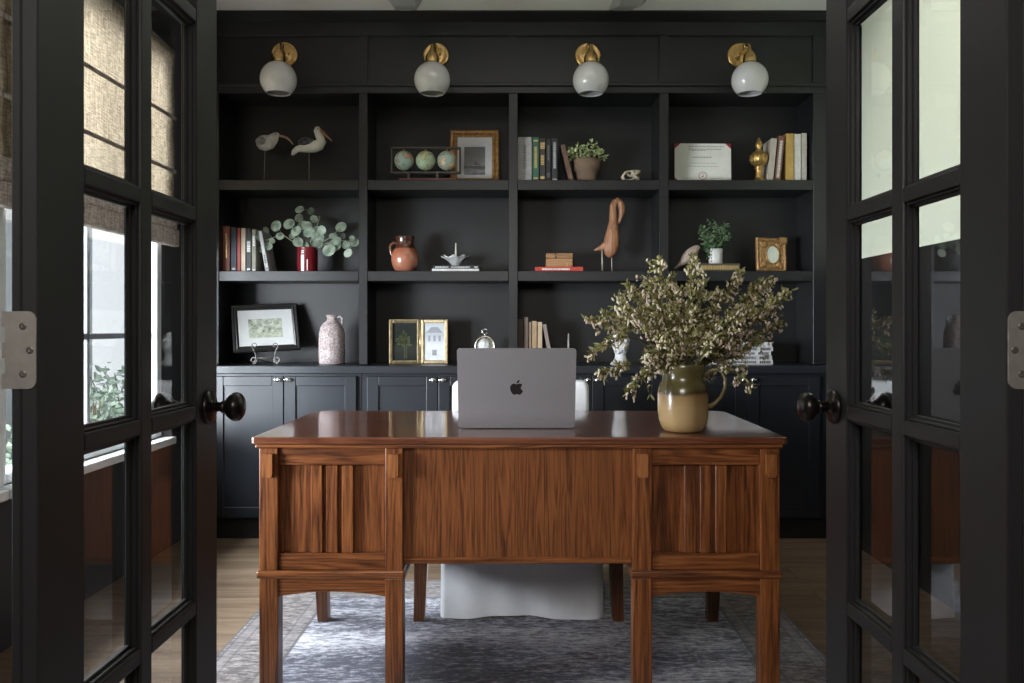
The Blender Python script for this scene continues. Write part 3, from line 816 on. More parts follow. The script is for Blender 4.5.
STEM = plain('woody_stem', (.085, .065, .03), .7, var=.3)
LEAFO = leaf_mat('olive_leaf', (.15, .155, .048), (.42, .385, .15), 40)
BLOS = leaf_mat('cream_blossom', (.74, .63, .44), (.93, .87, .70), 60, rough=.6, transl=.2)
BLOSP = leaf_mat('dusky_pink_blossom', (.66, .50, .40), (.88, .76, .63), 60, rough=.6, transl=.2)
def bez(p0, p1, p2, u): return p0 * (1 - u) ** 2 + p1 * 2 * u * (1 - u) + p2 * u * u
def branch(tip, root, bend, dens, label, pink, long=False):
    p0 = Vector(root); p2 = Vector(tip)
    mid = (p0 + p2) / 2 + Vector(bend)
    o = thing('flowering_branch', label, 'branch', root, group='flowering branches in the stoneware jug')
    st, lf, bl = MB(), MB(), MB()
    NP = 12
    pts = [bez(p0, mid, p2, k / NP) - p0 for k in range(NP + 1)]
    st.tube(pts, [.0024 - .0017 * k / NP for k in range(NP + 1)], 6)
    L = sum((pts[k + 1] - pts[k]).length for k in range(NP))
    def bells(p, n_, spread):
        for _ in range(n_):
            q = p + Vector((rnd.gauss(0, spread), rnd.gauss(0, spread), rnd.gauss(0, spread) - .004))
            r_ = rnd.uniform(.0024, .0039)
            M = T(*q) @ Euler((rnd.gauss(0, .5), rnd.gauss(0, .5), rnd.uniform(0, 6))).to_matrix().to_4x4()
            bl.lathe([(.0004, r_ * 1.9), (r_ * .7, r_ * 1.2), (r_, .1 * r_), (r_ * .9, -r_ * 1.0), (r_ * .45, -r_ * 1.9)], 6, M)
    def leaves(p, t_, n_, ln):
        for _ in range(n_):
            d = (t_ * rnd.uniform(.3, 1.1) + Vector((rnd.gauss(0, .55), rnd.gauss(0, .55), rnd.gauss(.15, .5))))
            lf.leaf(p, d, Vector((rnd.gauss(0, 1), -1 + rnd.gauss(0, .6), rnd.gauss(.4, .6))), ln * rnd.uniform(.6, 1.25), ln * rnd.uniform(.22, .36))
    start = .62 if long else .30
    ntw = int(L / .0098)
    for k in range(ntw):
        u = start + (1 - start) * (k + rnd.random()) / ntw
        p = bez(p0, mid, p2, u) - p0
        tg = (bez(p0, mid, p2, min(1, u + .03)) - bez(p0, mid, p2, u - .03)).normalized()
        if rnd.random() > dens * (1.05 - .30 * max(0, u - .45)): continue
        tl = rnd.uniform(.02, .075) * (1.2 - .6 * u) * (.6 if long else 1)
        dirv = (tg * .9 + Vector((rnd.gauss(0, .7), rnd.gauss(0, .7), rnd.gauss(.1, .5)))).normalized()
        q = p + dirv * tl; q.z -= tl * .12
        st.tube([p, p + dirv * tl * .5 + Vector((0, 0, .002)), q], [.0011, .0009, .0005], 4)
        if rnd.random() < .62: bells(q, rnd.randint(2, 4), .006)
        if rnd.random() < .30: bells(p + dirv * tl * .5, rnd.randint(1, 3), .006)
        leaves(p, dirv, 3, .022); leaves(p + dirv * tl * .6, dirv, 3, .020)
        if rnd.random() < .5: leaves(q, dirv, 2, .02)
    leaves(pts[-1], (pts[-1] - pts[-2]).normalized(), 2, .018)
    bells(pts[-1], 2, .005)
    st.build('stem', STEM, o); lf.build('leaves', LEAFO, o); bl.build('blossoms', BLOSP if pink else BLOS, o)
G = 'olive green branch with small cream bell blossoms in the stoneware jug'
tips = [  # px, py, depth offset, bend (x,y,z), density, label, pink, long
    (592, 322, -.02, (.02, 0, .06), .55, 'longest flowering branch reaching furthest left from the stoneware jug', True, True),
    (607, 315, .02, (.03, 0, .06), .55, 'thin flowering branch just above the longest left one in the jug', False, True),
    (593, 354, -.04, (.03, 0, .17), .5, 'flowering branch arching over and drooping beside the laptop', True, True),
    (600, 374, -.06, (.02, 0, .07), .6, 'lowest left flowering branch hanging toward the white chair', False, True),
    (632, 390, -.09, (-.01, 0, .08), .75, 'short flowering branch hanging low left of the jug', True, False),
    (659, 260, .04, (-.02, 0, .03), .95, 'tallest upright flowering branch left of centre in the jug', False, False),
    (692, 259, .03, (.005, 0, .03), .95, 'tall leafy flowering branch rising beside the tan bird figurine', False, False),
    (748, 383, -.07, (.03, 0, .06), .6, 'flowering branch hanging lowest on the right beside the jug handle', True, False),
    (740, 272, .02, (-.01, 0, .03), .5, 'thin flowering branch reaching up toward the white potted plant', True, True),
    (787, 293, 0, (-.02, 0, .05), .9, 'flowering branch reaching furthest right from the stoneware jug', False, False)]
for (px, py) in ((616, 298), (627, 284), (640, 292), (646, 278), (667, 282), (680, 290), (703, 282), (716, 292), (757, 285), (768, 280), (776, 302), (779, 326), (762, 342), (742, 352),
                 (637, 318), (648, 354), (650, 362), (652, 318), (670, 318), (690, 312), (708, 316), (728, 318), (745, 312), (760, 318), (668, 345), (694, 346), (718, 346), (735, 335), (640, 312), (655, 340), (706, 340), (682, 335)):
    dy = rnd.uniform(-.10, .10)
    tips.append((px, py, dy, (rnd.uniform(-.03, .03), 0, rnd.uniform(.02, .05)), .9, G, rnd.random() < .45, False))
for (px, py, dy, bend, dens, lab, pink, lng) in tips:
    d = JY + dy
    ang = math.atan2(dy, X(px, d) - JX)
    rr_ = .035 * rnd.uniform(.3, 1)
    branch((X(px, d), d, Z(py, d)), (JX + rr_ * math.cos(ang), JY + rr_ * math.sin(ang), ZD + .155), bend, dens, lab, pink, lng)

# ---------------------------------------------------------------- books
def cover(name, c, rough=.6): return plain(name, c, rough, var=.15, scale=40)
def book(label, x, t_, h, dep, y, z, mat, tilt=0., letter=None, group=None, cover2=None):
    zz = z + (t_ * math.sin(tilt) if tilt > 0 else 0)
    o = thing('book', label, 'book', (x, y, zz), (0, tilt, 0), group)
    b_ = .0022
    MB().box(0, t_, 0, .003, 0, h, .0008).box(0, b_, .003, dep, 0, h).box(t_ - b_, t_, .003, dep, 0, h).build('cover', mat, o)
    MB().box(b_, t_ - b_, .0032, dep - .004, .003, h - .003).build('page_block', PAGES, o)
    if letter:
        lm, segs = letter
        for (a, e, wd) in segs:                       # each block of spine marks: from, to (fraction of height), width share
            m_ = MB()
            zz_ = a * h
            while zz_ < e * h - .001:
                l_ = rnd.uniform(.003, .008)
                m_.box(t_ * (.5 - wd / 2), t_ * (.5 + wd / 2), -.0005, .0002, zz_, min(e * h, zz_ + l_)); zz_ += l_ + .0022
            m_.build('spine_lettering', lm, o)
    return o
def flat_book(label, x0, x1, z, t_, y, dep, mat, letter=None, group=None, pages_front=False):
    o = thing('book', label, 'book', ((x0 + x1) / 2, y, z), group=group)
    hw = (x1 - x0) / 2; b_ = .0025
    m_ = MB().box(-hw, hw, 0, dep, 0, b_).box(-hw, hw, 0, dep, t_ - b_, t_)
    if not pages_front: m_.box(-hw, hw, 0, .003, b_, t_ - b_)
    m_.build('cover', mat, o)
    MB().box(-hw + .003, hw - .003, .0032, dep - .003, b_, t_ - b_).build('page_block', PAGES, o)
    if letter:
        lm, segs = letter
        for (a, e, wd) in segs:
            q = MB(); xx = -hw + a * 2 * hw
            while xx < -hw + e * 2 * hw - .001:
                l_ = rnd.uniform(.003, .008); q.box(xx, min(-hw + e * 2 * hw, xx + l_), -.0005, .0002, t_ * (.5 - wd / 2), t_ * (.5 + wd / 2)); xx += l_ + .0022
            q.build('spine_lettering', lm, o)
    return o
LGOLD = plain('gilt_letters', (.55, .40, .16), .4, metal=.6)
LWHITE = plain('white_letters', (.68, .68, .66), .6)
LBLACK = plain('black_letters', (.04, .04, .045), .6)
Z1, Z2, Z3 = 1.8425, 1.3705, .8840
D = 4.43
def bx(a, b_, py, z): return X(a, D), (b_ - a) * D / FPX - .0012, Z(py, D) - z
# row one, third bay
g1 = 'upright books beside the clay potted plant'
for (a, b_, py, c, lab, let, dep) in (
        (517.6, 532, 137, (.33, .32, .31), 'thick grey cloth book at the left end of its row on the top shelf', (plain('dark_grey_letters', (.16, .16, .16)), [(.28, .82, .22)]), .17),
        (532.6, 539, 137, (.035, .12, .075), 'green book with gold marks beside the thick grey book', (LGOLD, [(.05, .1, .7), (.3, .78, .4), (.9, .94, .7)]), .17),
        (539.8, 545.5, 138, (.035, .03, .027), 'dark brown book with gold bands beside the green book', (LGOLD, [(.06, .12, .8), (.38, .62, .6), (.75, .9, .8)]), .16),
        (546.2, 551, 139, (.022, .022, .025), 'black book with faint lettering between the gold-banded and silver-lettered books', (plain('faint_letters', (.16, .15, .15)), [(.1, .2, .5), (.5, .85, .4)]), .16),
        (551.8, 557.6, 138, (.03, .03, .032), 'black book with silver lettering beside the leaning brown book', (plain('silver_letters', (.42, .43, .45)), [(.03, .07, .8), (.3, .9, .45)]), .165)):
    x, t_, h = bx(a, b_, py, Z1); book(lab, x, t_, h, dep, D, Z1, cover('cloth_' + lab.split()[1], c), 0, let, g1)
a_ = math.atan2(10, 37)
book('brown book leaning left against the upright black books on the top shelf', X(569.6, D), .023, .195, .15, D, Z1, cover('brown_leather', (.135, .075, .05)), -a_ * .93, (plain('tan_letters', (.25, .16, .1)), [(.08, .2, .4)]), g1)
# row one, fourth bay
g2 = 'upright books beside the gold finial'
book('pale beige book leaning right at the left end beside the gold finial', X(767.5, D), .030, .225, .15, D, Z1, cover('beige_cloth', (.42, .38, .32)), R(5.5), None, g2)
book('brown book with white spine lettering leaning beside the pale beige book', X(774.6, D), .031, .238, .16, D, Z1, cover('russet_jacket', (.17, .075, .045)), R(5.5), (LWHITE, [(.08, .9, .45)]), g2)
for (a, b_, py, c, lab) in ((786.2, 794, 133.5, (.46, .30, .08), 'mustard yellow book standing right of the brown lettered book'),
                            (794.8, 801.2, 134, (.60, .59, .54), 'off-white book between the yellow book and the last cream book'),
                            (801.9, 807, 133, (.50, .47, .40), 'cream book at the right end of the top shelf')):
    x, t_, h = bx(a, b_, py, Z1); book(lab, x, t_, h, .17, D, Z1, cover('jacket_' + lab.split()[0], c), 0, None, g2)
# row two, first bay
g3 = 'upright books beside the eucalyptus'
for (a, b_, py, c, lab, let) in (
        (222.6, 230, 226, (.16, .045, .03), 'red-brown book at the far left end of the middle shelf', (LGOLD, [(.3, .85, .25)])),
        (231, 236.6, 227, (.03, .035, .055), 'dark navy book beside the red-brown book', (LWHITE, [(.04, .09, .6)])),
        (237.3, 240.6, 228, (.30, .05, .035), 'thin bright red book between navy and cream books', None),
        (241.2, 245.6, 228, (.48, .38, .30), 'cream pink book beside the thin red book', None),
        (246.3, 251, 228, (.022, .022, .024), 'black book with pale label left of the eucalyptus', (LWHITE, [(.03, .08, .7), (.45, .7, .75)])),
        (251.8, 256, 229, (.18, .17, .13), 'thin olive grey book last of the upright ones by the eucalyptus', (LWHITE, [(.02, .06, .7), (.6, .85, .5)]))):
    x, t_, h = bx(a, b_, py, Z2); book(lab, x, t_, h, .16, D, Z2, cover('cloth_' + '_'.join(lab.split()[:2]), c), 0, let, g3)
book('thin grey and white book leaning left behind the eucalyptus leaves', X(265.6, D), .018, .215, .15, D, Z2, cover('grey_white_jacket', (.34, .34, .33)), -R(10.5), (LBLACK, [(.05, .09, .9), (.2, .4, .5)]), g3)
# row two, second bay: two flat books
flat_book('white flat book at the bottom under the glass bowl', X(432, D), X(479, D), Z2, .0145, D, .17, cover('white_jacket', (.62, .62, .60)), None, 'flat books under the glass bowl')
flat_book('black flat book with white lettering directly under the glass bowl', X(432.5, D), X(479, D), Z2 + .015, .0165, D, .17, cover('black_jacket', (.02, .02, .022)), (LWHITE, [(.06, .34, .35), (.4, .8, .3), (.9, .97, .4)]), 'flat books under the glass bowl')
# row two, third bay
flat_book('red flat book under the small wooden box', X(535, D), X(583, D), Z2, .0245, D, .17, cover('red_jacket', (.42, .045, .028)), (LWHITE, [(.15, .72, .35)]))
# row two, fourth bay
flat_book('gilt-lettered book lying flat under the small white plant pot', X(699, D), X(740, D), Z2, .042, D, .16, cover('dark_gilt_spine', (.07, .055, .035)), (LGOLD, [(.05, .95, .5)]))
# row one, second bay
flat_book('thin reddish flat book under the three-globe stand', X(399, D), X(456, D), Z1, .017, D, .10, cover('dull_red_cloth', (.135, .055, .04)))
# row three, third bay, behind the laptop
g4 = 'upright books behind the laptop lid'
for (a, b_, py, c, lab) in ((517.8, 523.4, 319, (.06, .032, .024), 'dark brown book at the left end behind the laptop'), (524, 528.4, 317, (.17, .125, .10), 'taupe book slightly taller than its neighbours behind the laptop'),
                            (529, 531.6, 322, (.22, .15, .10), 'very thin tan book behind the laptop'), (532.2, 537, 321, (.34, .23, .13), 'golden tan book behind the laptop'),
                            (537.7, 542.4, 322, (.42, .32, .21), 'pale beige upright book next to the leaning book behind the laptop')):
    x, t_, h = bx(a, b_, py, Z3); book(lab, x, t_, h, .15, D, Z3, cover('cover_' + '_'.join(lab.split()[:3]), c), 0, None, g4)
book('grey-brown book leaning left against the beige book behind the laptop', X(550, D), .019, .212, .15, D, Z3, cover('grey_brown', (.22, .18, .155)), -R(10.5), None, g4)
# row three, fourth bay: a pile of black and white books
for k in range(5):
    lab = ['black and white book at the bottom of the pile behind the flowers', 'black and white book second from the bottom of the pile behind the flowers', 'black and white book in the middle of the pile behind the flowers',
           'black and white book second from the top of the pile behind the flowers', 'white book on top of the pile behind the flowers'][k]
    flat_book(lab, X(713 + (k % 2) * 2, D), X(773 - (k % 3), D), Z3 + k * .0232, .0228, D, .18, cover('mono_jacket_%d' % k, (.56, .56, .56) if k % 2 == 0 or k == 4 else (.48, .48, .48)),
              (LBLACK, [(.02, .3, .55), (.36, .72, .5), (.78, .96, .6)] if k < 4 else [(.3, .5, .3)]), 'pile of black and white books')

# ---------------------------------------------------------------- decoy birds
DB = 4.50
SB = DB / FPX
def px3(l, d, org): return [((X(a, d) - org[0]), 0.0 if len(q) < 2 else q[1], Z(b_, d) - org[2]) for (a, b_, *q) in l]
def silhouette_tube(m_, l, d, org, seg=16, flat=(1, 1)):
    m_.tube([(X(a, d) - org[0], 0, Z(b_, d) - org[2]) for a, b_, r in l], [r * d / FPX for a, b_, r in l], seg, flat=flat)
    return m_
DECOY = zones('weathered_white_paint', [(-.3, (.58, .55, .50)), (.0, (.68, .65, .59)), (.3, (.76, .72, .65))], rough=.75, noise=.05, var_scale=45)
DECOYG = speckle('weathered_grey_paint', (.34, .31, .285), (.62, .58, .53), 40, .35, .65, .8)
WINGD = speckle('dark_speckled_wing', (.022, .023, .028), (.20, .20, .21), 55, .45, .7, .75)
BEAK = plain('orange_brown_beak', (.34, .15, .075), .6, var=.25)
BEAK2 = plain('pale_brown_beak', (.34, .22, .15), .6, var=.25)
o = (X(265, DB), DB, Z1); t = thing('bird_decoy', 'grey wading bird decoy with long down-curved bill on a thin rod', 'bird decoy', o, group='bird decoys on the top shelf')
silhouette_tube(MB(), [(256.3, 142, 1.5), (257.5, 142, 4.5), (260.5, 142.3, 7), (265, 143, 8.1), (269.5, 142, 7.6), (273, 139, 5.6), (275.5, 136.3, 4.3), (277.5, 135.2, 3.3), (279.3, 135.4, 1.6)], DB, o, flat=(.75, 1)).build('body', DECOYG, t)
silhouette_tube(MB(), [(279, 136, 1.3), (283, 136.2, 1.2), (287, 137.8, 1.1), (290, 140.5, .9), (293, 144.3, .5)], DB, o, 8).build('beak', BEAK2, t)
wg = MB()
for s_ in (-1, 1): wg.ball((X(262.5, DB) - o[0], s_ * .026, Z(142, DB) - o[2]), (.030, .016, .022))
wg.build('wing', speckle('grey_wing', (.12, .115, .11), (.34, .32, .30), 45, .4, .65, .8), t)
MB().ball((X(276.6, DB) - o[0], -.0155, Z(135, DB) - o[2]), .0035, 8, 6).build('eye', BLACKGLOSS, t)
MB().tube([(X(265, DB) - o[0], 0, Z(150, DB) - o[2]), (X(264, DB) - o[0], 0, .004)], .0022, 8).lathe([(.016, 0), (.016, .003), (.003, .006)], 16, T(X(264, DB) - o[0], 0, 0)).build('rod', BLACKMET if False else plain('grey_steel_rod', (.22, .21, .20), .5, metal=.5), t)
o = (X(309, DB), DB, Z1); t = thing('bird_decoy', 'white seabird decoy with dark speckled back and orange bill on a thin rod', 'bird decoy', o, group='bird decoys on the top shelf')
silhouette_tube(MB(), [(292, 155, 1.0), (294, 152, 2.6), (297, 149.3, 3.0), (302, 148.3, 4.0), (308, 147.8, 4.9), (314, 147, 5.6), (319, 145, 5.7), (321.3, 141.5, 4.9), (320, 137.5, 4.0), (318, 134, 3.4), (317.2, 131, 3.5), (318, 128.6, 3.0), (319.5, 127.4, 1.2)], DB, o, flat=(1.1, 1)).build('body', DECOY, t)
MB().ball((X(306.5, DB) - o[0], 0, Z(142.6, DB) - o[2]), (8.5 * SB, .036, 5.2 * SB)).build('wing', WINGD, t)
silhouette_tube(MB(), [(319.5, 130, 1.9), (323, 132.7, 1.5), (327.5, 136.8, 1.1), (332, 141, .5)], DB, o, 8).build('beak', BEAK, t)
MB().ball((X(318.3, DB) - o[0], -.0185, Z(129.8, DB) - o[2]), .003, 8, 6).build('eye', BLACKGLOSS, t)
MB().tube([(0, 0, Z(151, DB) - o[2]), (.001, 0, .004)], .0022, 8).lathe([(.016, 0), (.016, .003), (.003, .006)], 16).build('rod', bpy.data.materials['grey_steel_rod'], t)

# wooden wading bird with tucked neck (row two, third bay)
DW = 4.48
o = (X(608, DW), DW, Z2)
CARV = wood('carved_wood', (.13, .05, .022), (.26, .115, .055), (.40, .20, .10), 'Z', rough=.5, wave=.8)
t = thing('carved_bird', 'carved brown wooden wading bird with its long neck curled down', 'bird carving', o)
m_ = silhouette_tube(MB(), [(609.5, 257.5, 1.2), (609.5, 255.5, 4.5), (610.5, 251, 7), (611.5, 245, 8), (612.3, 237, 7.6), (613, 229.5, 5.9), (613.3, 221, 4.2), (613, 213, 3.7), (613.2, 206.5, 3.5), (614.8, 202.3, 3.4), (617.5, 200.7, 3.3), (620.3, 202.4, 3.3), (621.8, 207, 3.4), (622, 212, 3.1), (621, 216.5, 2.3), (619.8, 220.5, 1.4), (618.8, 224, .5)], DW, o, 18, (.8, 1))
silhouette_tube(m_, [(611, 243, 6.5), (605, 246.2, 5.2), (600, 248.3, 3), (594, 250.3, .7)], DW, o, 14, (.7, .8))
m_.build('body', CARV, t)
lm = plain('pale_metal_leg', (.42, .38, .32), .4, metal=.5)
for (a, b_, c) in ((602, 249, 602.5), (611.6, 256, 612)):
    MB().tube([(X(a, DW) - o[0], 0, Z(b_, DW) - o[2]), (X(c, DW) - o[0], 0, 0.0005)], .0042 if a < 605 else .003, 10).build('leg', lm, t)

# small tan bird figurine (row two, fourth bay)
DT = 4.47
o = (X(688, DT), DT, Z2)
t = thing('bird_figurine', 'plain tan bird figurine with a raised head left of the white plant pot', 'figurine', o)
TAN = plain('tan_clay', (.30, .24, .19), .6, var=.1)
silhouette_tube(MB(), [(674.5, 268.5, .8), (678, 266, 1.6), (682, 262.5, 3.2), (686, 259, 5.4), (690, 255.5, 6.3), (693.5, 251.5, 5.4), (696.3, 248.5, 3.8), (698.6, 247.3, 2.4), (699.8, 247.4, 1)], DT, o).build('body', TAN, t)
silhouette_tube(MB(), [(699, 247.3, 1), (701, 247.6, .6), (703.3, 248.6, .2)], DT, o, 8).build('beak', BLACKMET, t)
MB().tube([(X(689, DT) - o[0], .01, Z(259, DT) - o[2]), (X(689, DT) - o[0], .008, .003)], .003, 8).tube([(X(690.5, DT) - o[0], -.01, Z(259, DT) - o[2]), (X(690.5, DT) - o[0], -.01, .003)], .003, 8).lathe([(.024, 0), (.024, .004), (.02, .006)], 20, T(.006, 0, 0)).build('stand', BLACKMET, t)

# ---------------------------------------------------------------- three globes in a metal stand
DG = 4.455
t = thing('globe_stand', 'dark metal rectangular stand holding three small green globes', 'globe stand', (X(426, DG), DG + .005, Z1 + .0175))
k_ = DG / FPX
hw, z0, z1 = 34 * k_, Z(173.5, DG) - Z1 - .0175, Z(147.5, DG) - Z1 - .0175
fm = MB()
for yy in (-.018, .018):
    fm.box(-hw, hw, yy - .004, yy + .004, z0, z0 + .008, .001).box(-hw, hw, yy - .004, yy + .004, z1 - .008, z1, .001)
    for s_ in (-1, 1): fm.box(s_ * hw - .004, s_ * hw + .004, yy - .004, yy + .004, z0, z1, .001)
for zz in (z0 + .004, z1 - .004):
    for s_ in (-1, 1): fm.box(s_ * hw - .004, s_ * hw + .004, -.018, .018, zz - .004, zz + .004)
    fm.box(-hw, hw, -.003, .003, zz - .003, zz + .003)
for s_ in (-.09, .06): fm.box(s_ - .006, s_ + .006, -.02, .02, 0, z0 + .002)
fm.build('frame', plain('dark_grey_iron', (.07, .065, .055), .5, metal=.5), t)
def globe_mat(i, sea, land):
    m, nt, b = base('globe_map_%d' % i)
    v = coords(nt)
    n = N(nt, 'ShaderNodeTexNoise', Scale=26.0, Detail=5.0); n.inputs['Vector'].default_value = (0, 0, 0)
    ad = N(nt, 'ShaderNodeVectorMath', operation='ADD'); ad.inputs[1].default_value = (i * 3.1, i * 1.7, i * 2.3); nt.links.new(v, ad.inputs[0]); nt.links.new(ad.outputs[0], n.inputs['Vector'])
    r = ramp(nt, [(.50, sea), (.53, tuple(x * .45 for x in land)), (.56, land), (.7, tuple(min(1, x * 1.2) for x in land))]); nt.links.new(n.outputs['Fac'], r.inputs[0]); nt.links.new(r.outputs[0], b.inputs['Base Color'])
    b.inputs['Roughness'].default_value = .3
    return m
for i, (a, land) in enumerate(((404, (.48, .30, .20)), (425.5, (.44, .42, .24)), (447, (.55, .42, .26)))):
    cx, cz = X(a, DG) - X(426, DG), (z0 + z1) / 2
    g = MB().ball((0, 0, 0), 9.8 * k_, 28, 18).build('globe', globe_mat(i, (.33, .44, .39) if i != 1 else (.42, .52, .36), land), t, (cx, 0, cz))
    MB().tube([(0, 0, -.066), (0, 0, -.050)], .004, 8).tube([(0, 0, .050), (0, 0, .064)], .004, 8).ball((0, 0, .054), .007, 10, 8).build('axis_pin', GOLD, g)

# ---------------------------------------------------------------- picture frames
def frame_parts(root, w_, h, fw, th, fmat, mat_border=None, mat_mat=None, depth=.0):
    """frame lying in the local xz plane, bottom edge on z=0, front towards -y"""
    f = MB()
    hw = w_ / 2
    for (poly) in ([(-hw, 0), (hw, 0), (hw - fw, fw), (-hw + fw, fw)], [(hw, 0), (hw, h), (hw - fw, h - fw), (hw - fw, fw)], [(hw, h), (-hw, h), (-hw + fw, h - fw), (hw - fw, h - fw)], [(-hw, h), (-hw, 0), (-hw + fw, fw), (-hw + fw, h - fw)]):
        # moulded profile: outer edge high, inner edge lower
        P = [Vector((p[0], 0, p[1])) for p in poly]
        vs = [P[0] + Vector((0, 0, 0)), P[1], P[2], P[3]]
        def at(u): return P[0].lerp(P[3], u), P[1].lerp(P[2], u)
        rows = [(0, th), (0, 0), (.18, -.004), (.38, -.002), (.5, .002), (.7, -.001), (1, .005), (1, th)]
        V, F_ = [], []
        for u, yy in rows:
            a, b_ = at(u); V += [(a.x, yy, a.z), (b_.x, yy, b_.z)]
        for k in range(len(rows) - 1): F_.append([2 * k, 2 * k + 1, 2 * k + 3, 2 * k + 2])
        f.add(V, F_)
    fo = f.build('frame', fmat, root)
    if mat_border is not None:
        MB().box(-hw + fw - .002, hw - fw + .002, .006, .008, fw - .002, h - fw + .002).build('mat_board', mat_mat or PAPER, root)
    MB().box(-hw + .003, hw - .003, .0085, th - .001, .003, h - .003).build('backing', BLACKMET, root)
    return fo

# gold framed sailing print, leaning on the back panel
DF = 4.56
k_ = DF / FPX
w_, h = 49.5 * k_, .308
t = thing('framed_print', 'gold framed black and white sailing boat print on the top shelf', 'picture', (X(474.5, DF), DF, Z1 + .001), (R(-6), 0, 0))
frame_parts(t, w_, h, .040, .018, plain('carved_gilt_wood', (.34, .185, .065), .42, metal=.55, var=.45, scale=55, bump=.4), .04)
def grad(name, stops, rough=.6, noise=.02, axis=2, sc=30): return zones(name, stops, rough=rough, noise=noise, axis=axis, var_scale=sc)
pr = MB().box(-.057, .057, .0052, .0059, .060, .215).build('print', grad('sea_and_sky_print', [(.06, (.12, .12, .12)), (.085, (.30, .30, .29)), (.10, (.10, .10, .10)), (.115, (.30, .30, .29)), (.13, (.24, .24, .23)), (.215, (.13, .13, .125))], noise=.02), t)
MB().prism([(-.012, .112), (-.006, .160), (.002, .150), (.030, .112)], .0046, .0051, 'y').prism([(-.028, .110), (.032, .110), (.026, .102), (-.022, .102)], .0046, .0051, 'y').build('boat', BLACKGLOSS, pr)

# certificate in a red folder
DC = 4.50
k_ = DC / FPX
w_, h = 57 * k_, .222
t = thing('certificate', 'cream printed certificate in a red corner folder on the top shelf', 'certificate', (X(702.8, DC), DC, Z1 + .001), (R(-9), R(1.2), R(-4)))
MB().box(-w_ / 2 + .002, w_ / 2 - .002, 0, .006, 0, h + .001, .001).build('folder', plain('crimson_leatherette', (.28, .012, .03), .5, var=.1), t)
c = .030; hw = w_ / 2 - .003
MB().prism([(-hw + c, .004), (hw - c * .5, .004), (hw, .004 + c * .5), (hw, h - c), (hw - c, h), (-hw + c, h), (-hw, h - c), (-hw, .004 + c)], -.0012, .0, 'y').build('paper', CREAM, t)
lg_ = plain('pale_grey_print', (.30, .30, .28), .8)
for (zz, x0, x1, hh) in ((.205, -.075, .11, .006), (.190, -.075, .10, .006), (.183, -.06, .02, .004), (.145, -.055, .045, .007), (.112, -.07, .07, .003), (.095, -.08, .08, .003), (.028, -.105, -.055, .003), (.028, .045, .105, .003)):
    x = x0; lt = MB()
    while x < x1:
        l_ = rnd.uniform(.006, .016); lt.box(x, min(x1, x + l_), -.0017, -.0012, zz - hh / 2, zz + hh / 2); x += l_ + .004
    lt.build('text_line', lg_, t)
sl = MB(); nseg = 36
for (ra, rb) in ((.0225, .0195), (.0165, .0155)):
    vs = [(ra * math.cos(2 * math.pi * i / nseg), -.0016, .042 + ra * math.sin(2 * math.pi * i / nseg)) for i in range(nseg)] + [(rb * math.cos(2 * math.pi * i / nseg), -.0016, .042 + rb * math.sin(2 * math.pi * i / nseg)) for i in range(nseg)]
    sl.add(vs, [[i, (i + 1) % nseg, nseg + (i + 1) % nseg, nseg + i] for i in range(nseg)])
sl.box(-.006, .004, -.0017, -.0013, .036, .041).box(-.002, .007, -.0017, -.0013, .045, .049)
sl.build('seal', plain('dull_red_ink', (.34, .10, .09), .8), t)

# ornate small gilt frame with oval (row two, fourth bay)
DO = 4.47
k_ = DO / FPX
w_, h = 31 * k_, .182
t = thing('ornate_frame', 'small ornate gilt frame with a pale oval opening on the middle shelf', 'picture frame', (X(772, DO), DO, Z2 + .003), (R(-9), R(2.2), R(6)))
OG = plain('carved_antique_gilt', (.30, .17, .065), .45, metal=.5, var=.55, scale=70, bump=.8, bscale=90)
frame_parts(t, w_, h, .032, .016, OG)
f = MB(); hw = w_ / 2
f.box(-hw + .02, hw - .02, .0002, .008, .02, h - .02, .002)
for sx in (-1, 1):
    for zz in (.042, h - .042):
        f.ball((sx * (hw - .042), .0, zz), (.016, .006, .016)); f.ball((sx * (hw - .030), -.002, zz + (.012 if zz > .1 else -.012)), (.009, .005, .009)); f.tube([(sx * (hw - .06), 0, zz), (sx * (hw - .05), -.004, zz + .014), (sx * (hw - .036), -.003, zz + .012)], .004, 8)
nseg = 32
f.tube([(.036 * math.cos(2 * math.pi * i / nseg) + .006, -.001, h / 2 + .050 * math.sin(2 * math.pi * i / nseg)) for i in range(nseg + 1)], .005, 8)
f.box(hw - .036, hw + .006, -.006, .012, h - .030, h + .008, .003)
f.build('ornament', OG, t)
MB().prism([(.006 + .035 * math.cos(2 * math.pi * i / nseg), h / 2 + .049 * math.sin(2 * math.pi * i / nseg)) for i in range(nseg)], -.002, .0005, 'y').build('oval_insert', speckle('pale_mint_card', (.46, .50, .42), (.56, .60, .50), 60, .4, .6, .7), t)

